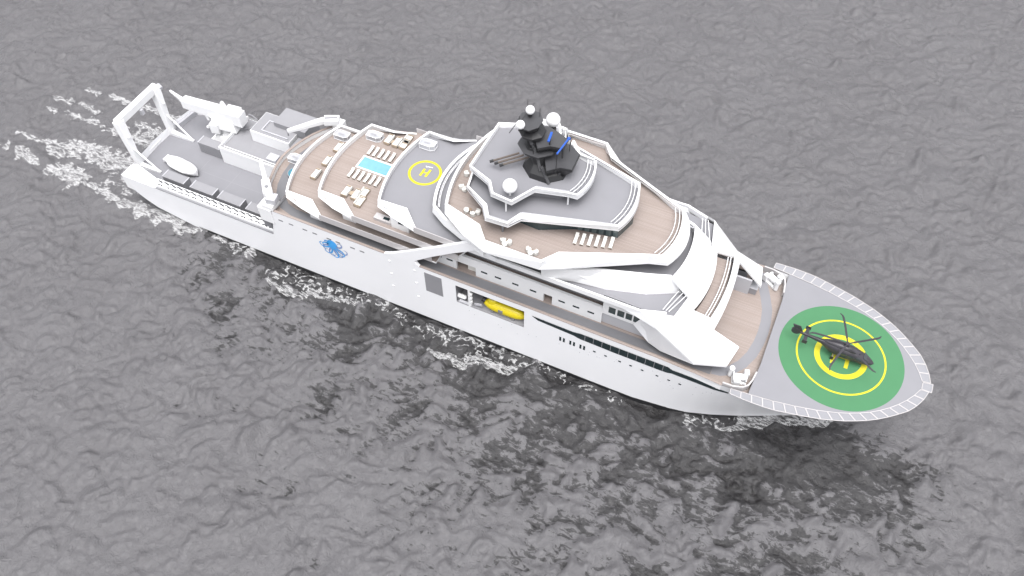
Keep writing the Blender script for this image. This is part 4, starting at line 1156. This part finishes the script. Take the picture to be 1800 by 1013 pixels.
# yellow submersible in the hangar
sb = thing('submersible', 'yellow submersible resting in the opening in the hull side', 'submersible', (15.75, -9.85, 8.4), 0)
rs = []
for i in range(19):
    u = i / 18; x = (u - .5) * 7.2
    r_ = 1.0 * (1 - abs(2 * u - 1) ** 3.2) ** .5 if 0 < u < 1 else .12
    r_ = max(r_, .3)
    rs.append([(x, .95 * r_ * math.cos(a), 1.15 + 1.05 * r_ * math.sin(a)) for a in np.linspace(0, 2 * math.pi, 21)[:-1]])
MB().rings(rs).build('sub_hull', SUBY, sb, smooth=50)
rs = []
for z, k in ((1.7, 1.0), (2.45, .85), (2.65, .55)): rs.append([(-2.1 + .85 * k * math.cos(a), .62 * k * math.sin(a), z) for a in np.linspace(0, 2 * math.pi, 15)[:-1]])
sl = MB().rings(rs).build('conning_tower', SUBY, sb, smooth=50)
m = MB(); m.box(-2.4, -1.8, -.25, .25, 2.64, 2.69); m.build('tower_hatch', CONT, sl)
m = MB(); m.box(-.75, .0, -1.0, -.86, 1.0, 1.65); m.build('side_port', DGREY, sb)
m = MB(); m.tube((3.35, 0, 1.1), (3.75, 0, 1.1), .35, .28); m.tube((-3.4, 0, 1.4), (-3.9, 0, 1.6), .5, .35); m.build('end_cap', BLACK, sb)
m = MB(); m.box(-2.2, -1.7, -.8, .8, -.2, .35); m.box(1.4, 1.9, -.8, .8, -.2, .35); m.build('skids', DGREY, sb)
# small white pod on the sill
rb_ = at(808.5, 528, y=-10.6)
wp = thing('white_pod', 'small white capsule lying at the aft end of the hull side opening', 'equipment pod', (rb_.x, -10.3, 8.95), 0)
m = MB(); m.tube((-.75, 0, .35), (.75, 0, .35), .38, n=14); m.ball((-.75, 0, .35), .38, n=14, m=8); m.ball((.75, 0, .35), .38, n=14, m=8); m.build('pod_shell', WHITE, wp, smooth=50)
m = MB(); m.box(-.6, .6, -.25, .25, -.6, .02); m.build('pod_stand', DGREY, wp)

# helicopter
hl = thing('helicopter', 'dark grey helicopter with five rotor blades parked on the green helideck', 'helicopter', (64.0, -.05, HELI_Z + .02), 0)
prof = [(4.35, .08, .08, 1.05), (4.1, .34, .26, 1.08), (3.5, .62, .52, 1.18), (2.6, .82, .78, 1.35), (1.6, .92, .95, 1.5), (.5, .95, 1.05, 1.6), (-.7, .93, 1.05, 1.62), (-1.8, .78, .92, 1.7), (-2.6, .5, .62, 1.85), (-3.3, .3, .36, 2.0), (-4.6, .22, .26, 2.12), (-6.0, .17, .2, 2.22), (-6.7, .15, .3, 2.3)]
rs = []
for x, hw_, hh, zc in prof:
    rs.append([(x, hw_ * math.copysign(abs(math.cos(a)) ** .8, math.cos(a)), zc + hh * math.copysign(abs(math.sin(a)) ** .85, math.sin(a))) for a in np.linspace(0, 2 * math.pi, 21)[:-1]])
MB().rings(rs).build('fuselage', HELI, hl, smooth=50)
rs = []
for x, hw_, hh in ((2.2, .25, .1), (1.4, .55, .4), (.4, .62, .55), (-1.0, .6, .52), (-2.3, .42, .3), (-2.9, .2, .12)):
    rs.append([(x, hw_ * math.cos(a), 2.45 + hh * math.sin(a)) for a in np.linspace(0, 2 * math.pi, 15)[:-1]])
MB().rings(rs).build('engine_cowling', HELI, hl, smooth=50)
def hw_pane(x0, x1, z0, z1, s_):
    m_ = MB()
    def yy(x, z):
        for (xa_, wa, ha, za), (xb_, wb, hb_, zb) in zip(prof[:-1], prof[1:]):
            if xb_ <= x <= xa_:
                t_ = (x - xb_) / (xa_ - xb_); w0, h0, z0_ = wb + (wa - wb) * t_, hb_ + (ha - hb_) * t_, zb + (za - zb) * t_
                s__ = max(-.999, min(.999, (z - z0_) / h0)); s__ = math.copysign(abs(s__) ** (1 / .85), s__)
                return w0 * (1 - s__ * s__) ** .4 + .02
        return .9
    n_ = 5
    for i in range(n_):
        for j in range(3):
            xa_, xb_ = x0 + (x1 - x0) * i / n_, x0 + (x1 - x0) * (i + 1) / n_; za, zb = z0 + (z1 - z0) * j / 3, z0 + (z1 - z0) * (j + 1) / 3
            m_.face(*[(x, s_ * yy(x, z), z) for x, z in ((xa_, za), (xb_, za), (xb_, zb), (xa_, zb))])
    return m_
for s_ in (-1, 1):
    for a, b_ in ((1.75, 2.6), (.6, 1.45), (-.6, .4)):
        hw_pane(a, b_, 1.55, 2.1, s_).build('cabin_window', HWIN, hl)
m = MB(); m.add([(3.55, -.42, 1.55), (3.55, .42, 1.55), (2.7, .62, 2.08), (2.7, -.62, 2.08)], [(0, 1, 2, 3)]); m.v = [(x, y, z + .06) for x, y, z in m.v]; m.build('windscreen', HWIN, hl)
m = MB(); m.rings([[(x + dx, y, z) for dx, y in ((-.55, -.07), (.55, -.05), (.55, .05), (-.55, .07))] for x, z in ((-6.5, 2.3), (-7.15, 3.6))]); m.build('tail_fin', HELI, hl)
rs = [[(-7.0 + .62 * math.cos(a), y, 2.35 + .62 * math.sin(a)) for a in np.linspace(0, 2 * math.pi, 19)[:-1]] for y in (-.16, .16)]
MB().rings(rs).build('tail_rotor_shroud', HELI, hl)
m = MB(); m.box(-5.7, -5.2, -1.25, 1.25, 2.1, 2.17); m.box(-5.8, -5.1, -1.3, -1.24, 1.8, 2.5); m.box(-5.8, -5.1, 1.24, 1.3, 1.8, 2.5); m.build('tailplane', HELI, hl)
m = MB(); m.tube((0, 0, 2.9), (0, 0, 3.45), .12); m.tube((0, 0, 3.3), (0, 0, 3.5), .36, .3, n=12); m.build('rotor_hub', HELI, hl)
for k in range(5):
    a = math.radians(36 + 72 * k); ca, sa = math.cos(a), math.sin(a); pts = []
    for r_, w_, dz, sw in ((.25, .07, 3.4, 0), (.9, .09, 3.4, 0), (1.0, .14, 3.4, 0), (3.0, .14, 3.36, 0), (4.5, .14, 3.27, .05), (4.9, .13, 3.2, .12), (5.3, .07, 3.12, .35)):
        pts.append([(r_ * ca - (sw + e) * sa, r_ * sa + (sw + e) * ca, dz + h_) for e, h_ in ((-w_, 0), (w_, 0), (w_, .05), (-w_, .05))])
    MB().rings(pts).build('rotor_blade', HELI, hl)
for x, y in ((2.8, 0), (-1.1, -.95), (-1.1, .95)):
    m = MB(); m.tube((x, y - .1, .26), (x, y + .1, .26), .26, n=14); wl = m.build('wheel', BLACK, hl); MB().tube((x, y, .3), (x, y * .7, 1.0), .07).build('wheel_strut', DGREY, wl)

# anchor winches on the foredeck
wi = None
for k, (sg, lb) in enumerate(((-1, 'white mooring winch on the starboard foredeck, below the canopy tip'), (1, 'white mooring winch on the port foredeck beside the first safety net'))):
    if wi is None:
        wi = thing('mooring_winch', lb, 'winch', (51.9, -9.2, 13.03), .3, 'mooring winches on the foredeck')
        m = MB(); m.obox((0, 0, 0), 2.0, 1.6, .3); m.build('winch_base', WHITE, wi)
        m = MB(); m.tube((-.9, 0, .9), (.9, 0, .9), .5, n=14); m.tube((-.95, 0, .9), (-.8, 0, .9), .75, n=14); m.tube((.8, 0, .9), (.95, 0, .9), .75, n=14); m.build('winch_drum', WHITE, wi)
        MB().obox((1.0, .6, .2), .7, .8, 1.3).build('winch_motor', WHITE, wi, bevel=.08); MB().tube((-1.2, .6, .2), (-1.2, .6, 1.9), .35, .25).ball((-1.2, .6, 2.0), .42, n=10, m=6).build('bollard', WHITE, wi); MB().obox((-.4, -.9, .1), .9, .5, 1.2).build('control_stand', WHITE, wi)
    else: dup(wi, (51.9, 9.6, 13.03), 2.6, lb)

# sun loungers
lg = None
def lounger(loc, rz, lb, grp):
    global lg
    if lg is None:
        lg = thing('sun_lounger', lb, 'sun lounger', loc, rz, grp)
        m_ = MB(); m_.box(-.95, .95, -.24, .24, .2, .29)
        m_.build('frame', BROWN, lg)
        for sx in (-.8, .8):
            for sy in (-.27, .27): MB().box(sx - .04, sx + .04, sy - .04, sy + .04, 0, .2).build('leg', CUSH, lg)
        m_ = MB(); m_.box(-.93, .35, -.24, .24, .3, .4); m_.build('seat_cushion', CUSH, lg, bevel=.03)
        m_ = MB(); m_.add([(.35, -.24, .3), (.95, -.24, .5), (.95, .24, .5), (.35, .24, .3), (.35, -.24, .4), (.93, -.24, .6), (.93, .24, .6), (.35, .24, .4)], [(3, 2, 1, 0), (4, 5, 6, 7), (0, 1, 5, 4), (1, 2, 6, 5), (2, 3, 7, 6), (3, 0, 4, 7)]); m_.build('backrest', CUSH, lg)
        return lg
    r_ = dup(lg, loc, rz, lb); r_['group'] = grp; return r_
ordn = ['first', 'second', 'third', 'fourth', 'fifth', 'sixth']
stb = [(617.5, 303.5), (626.5, 307), (635.5, 310.5), (645, 314), (654.5, 317.5), (663.5, 321)]
prt = [(652, 264.5), (661, 267.5), (670.5, 271), (679.5, 274.5), (688.5, 279)]
p0 = [at(px, py, z=19.2) for px, py in stb]; ys = sum(p.y for p in p0) / 6
for i, p in enumerate(p0): lounger((p.x, ys, 18.92), math.pi / 2, '%s white lounger from the stern in the row on the near side of the pool' % ordn[i], 'loungers beside the pool')
p0 = [at(px, py, z=19.2) for px, py in prt]; ys = sum(p.y for p in p0) / 5
for i, p in enumerate(p0): lounger((p.x, ys, 18.92), math.pi / 2, '%s white lounger from the stern in the row on the far side of the pool' % ordn[i], 'loungers beside the pool')
for i, (px, py) in enumerate(((1012.5, 420), (1024.5, 422), (1037, 423.5), (1049.5, 425), (1062, 426.5), (1075, 428))):
    p = at(px, py, z=27.2); lounger((p.x, p.y, 26.93), math.pi / 2 + .12, '%s white lounger from the stern beside the dark glass wall of the sun deck' % ordn[i], 'loungers by the glass house')

# sofa sets
sf = None
def sofa(loc, rz, lb, grp):
    global sf
    if sf is None:
        sf = thing('sofa', lb, 'sofa', loc, rz, grp)
        MB().box(-.95, .95, -.5, .5, .08, .32).build('sofa_base', RATT, sf)
        m_ = MB(); m_.box(-.9, -.02, -.42, .48, .32, .48); m_.box(.02, .9, -.42, .48, .32, .48); m_.build('seat_cushions', CUSH, sf, bevel=.04)
        m_ = MB(); m_.box(-.95, .95, -.58, -.42, .3, .8); m_.build('backrest', CUSH, sf, bevel=.04)
        for s_ in (-1, 1): MB().box(*sorted((s_ * .95, s_ * 1.07)), -.55, .48, .08, .62).build('armrest', RATT, sf)
        return sf
    r_ = dup(sf, loc, rz, lb); r_['group'] = grp; return r_
g_ = 'sofas on the open decks'
for (px, py, z, rz, lb) in ((609, 336, 18.92, 1.57, 'cream sofa nearest the stern in the set on the near side of the pool deck'), (626, 342, 18.92, 1.57, 'cream sofa in the middle of the set on the near side of the pool deck'), (640, 340, 18.92, -1.57, 'cream sofa nearest the upper tier in the near side set, inboard of another'), (633, 354, 18.92, -1.57, 'cream sofa nearest the bulwark in the set on the near side of the pool deck'),
                            (684, 245, 18.92, 1.57, 'cream sofa nearest the stern in the set on the far side of the pool deck'), (698, 250, 18.92, 1.57, 'cream sofa in the middle of the set on the far side of the pool deck'), (717, 246, 18.92, -1.57, 'cream sofa on the far side of the pool deck nearest the far bulwark'), (711, 254, 18.92, -1.57, 'cream sofa tucked by the helipad rim on the far side of the pool deck')):
    p = at(px, py, z=z + .4); sofa((p.x, p.y, z), rz, lb, g_)
for (px, py, lb) in ((555, 306, 'cream sofa on the narrow lower tier, nearest the near side'), (575, 283, 'cream sofa at the middle of the narrow lower tier'), (595, 259, 'cream sofa on the narrow lower tier, nearest the far side')):
    p = at(px, py, z=16.3); sofa((p.x, p.y, 15.92), 1.57, lb, g_)
# low tables
tb = None
for (px, py, z, lb) in ((617.5, 339.5, 18.92, 'small wooden table between the sofas on the near side of the pool deck'), (638, 348, 18.92, 'small wooden table near the bulwark on the near side of the pool deck'), (691, 250, 18.92, 'small wooden table between the sofas on the far side of the pool deck'), (704, 249, 18.92, 'small wooden table by the far bulwark sofas')):
    p = at(px, py, z=z + .3)
    if tb is None:
        tb = thing('low_table', lb, 'table', (p.x, p.y, z), 0, 'low tables on the pool deck')
        MB().box(-.4, .4, -.4, .4, .3, .36).build('table_top', RATT, tb)
        for sx in (-.33, .33):
            for sy in (-.33, .33): MB().box(sx - .03, sx + .03, sy - .03, sy + .03, 0, .3).build('leg', RATT, tb)
    else: dup(tb, (p.x, p.y, z), 0, lb)

# round tub chairs
tc_ = None
spots = [((884.5, 421.5), 'back'), ((895, 425.5), 'forward'), ((887, 429), 'front'), ((929.5, 438), 'back'), ((941.5, 443), 'forward'), ((932.5, 445), 'front')]
lbs = ['round cream tub chair at the back of the trio under the overhang post', 'round cream tub chair at the bow side of the trio under the overhang post', 'round cream tub chair nearest the rail in the trio under the overhang post',
       'cream tub chair at the back of the trio by the widest deck point', 'cream tub chair on the bow side of the trio by the widest deck point', 'cream tub chair nearest the rail in the trio by the widest deck point',
       'cream tub chair at the stern end of the sun deck, furthest from the near side', 'round cream tub chair against the roof edge at the stern end of the sun deck', 'round cream tub chair touching its neighbour at the stern end of the sun deck', 'round cream tub chair standing alone near the stern corner of the sun deck', 'round cream tub chair half under the upper roof, stern side of the pair', 'round cream tub chair half under the upper roof, bow side of the pair']
more = [(820.5, 304.5), (811, 327), (816, 332), (820, 369.5), (831, 375), (840, 372)]
for i, (px, py) in enumerate([s_[0] for s_ in spots] + more):
    p = at(px, py, z=27.4)
    if tc_ is None:
        tc_ = thing('tub_chair', lbs[i], 'chair', (p.x, p.y, 26.93), .4, 'round chairs on the sun deck')
        m_ = MB(); m_.tube((0, 0, .05), (0, 0, .5), .32, .37, n=18); m_.build('seat', CUSH, tc_, bevel=.04)
        m_ = MB(); pts = [(.4 * math.cos(a), .4 * math.sin(a)) for a in np.linspace(2.6, 6.8, 12)]
        m_.wall(zz(pts, .66), zz(pts, .08), .1); m_.build('backrest', CUSH, tc_)
    else: dup(tc_, (p.x, p.y, 26.93), i * 1.9, lbs[i])
# side tables between chairs
st = None
for px, py, lb in ((889, 425, 'little round table in the middle of the chair trio under the overhang post'), (934.5, 441.5, 'little round table in the middle of the chair trio by the widest deck point'), (826, 368, 'little round brown table half hidden by the upper roof edge')):
    p = at(px, py, z=27.4)
    if st is None:
        st = thing('side_table', lb, 'table', (p.x, p.y, 26.93), 0, 'little tables on the sun deck')
        MB().tube((0, 0, .42), (0, 0, .46), .3, n=16).build('table_top', BROWN, st); MB().tube((0, 0, 0), (0, 0, .42), .05).build('leg', BROWN, st)
    else: dup(st, (p.x, p.y, 26.93), 0, lb)

# white framed lift hoods (one on each aft tier)
GLS = mat('clear_panel', (.66, .67, .72), .15, Alpha=.5)
hd_ = None
for px, py, z, lb in ((753, 255, 21.83, 'white framed glass stair hood on the grey helipad deck'), (659, 240, 18.92, 'white framed glass stair hood at the far corner of the pool deck'), (602, 239, 15.92, 'white framed glass stair hood at the far corner of the lower tier'), (521, 280, 13.03, 'white framed glass stair hood on the main deck beside the jacuzzi')):
    p = at(px, py, z=z + .5)
    if hd_ is None:
        hd_ = thing('stair_hood', lb, 'stair hood', (p.x, p.y, z), 0, 'glass stair hoods on the aft decks')
        m_ = MB(); a_, b__ = 1.25, .75
        o8 = [(-a_, -b__), (a_ * .5, -b__), (a_, -b__ * .5), (a_, b__), (-a_ * .5, b__), (-a_, b__ * .5)]
        for zq in (.1, 1.0):
            for p_, q_ in zip(o8, o8[1:] + o8[:1]): m_.tube((*p_, zq), (*q_, zq), .05, n=5)
        for p_ in o8: m_.tube((*p_, 0), (*p_, 1.0), .04, n=5)
        m_.build('hood_frame', WHITE, hd_)
        m_ = MB(); m_.prism([(x * .97, y * .97) for x, y in o8], .0, .9); m_.build('hood_panels', GLS, hd_)
        m_ = MB(); m_.box(-.7, .35, -.15, .1, .9, .93); m_.build('hood_slot', CONT, hd_)
    else: dup(hd_, (p.x, p.y, z), 0, lb)

# things under the port canopy
lp = at(1303, 497, z=13.9)
t_ = thing('deck_locker', 'pale grey deck locker under the far canopy beside the white chest', 'locker', (lp.x + 1.4, lp.y, 13.03), 0)
MB().obox((0, 0, 0), 2.3, 1.5, 1.3).build('locker_body', CONT, t_, bevel=.04); MB().obox((0, 0, 1.3), 2.4, 1.6, .08).build('lid', LIGHT, t_)
t_ = thing('deck_chest', 'small white chest beside the grey locker under the far canopy', 'chest', (lp.x - .6, lp.y - .3, 13.03), 0)
MB().obox((0, 0, 0), 1.3, 1.2, .9).build('chest_body', WHITE, t_, bevel=.04); m = MB(); m.obox((0, 0, .9), 1.36, 1.26, .1); m.build('lid', WHITE, t_)
m = MB(); q0, q1 = at(1298, 473, z=15.6), at(1324, 481, z=15.6); m.tube(q0, q1, .13); m.tube(q1, (q1.x, q1.y, 13.1), .12); m.tube(q1 + Vector((.5, -.3, 0)), (q1.x + .5, q1.y - .3, 13.1), .1); m.build('canopy_rail', BLACK, can)
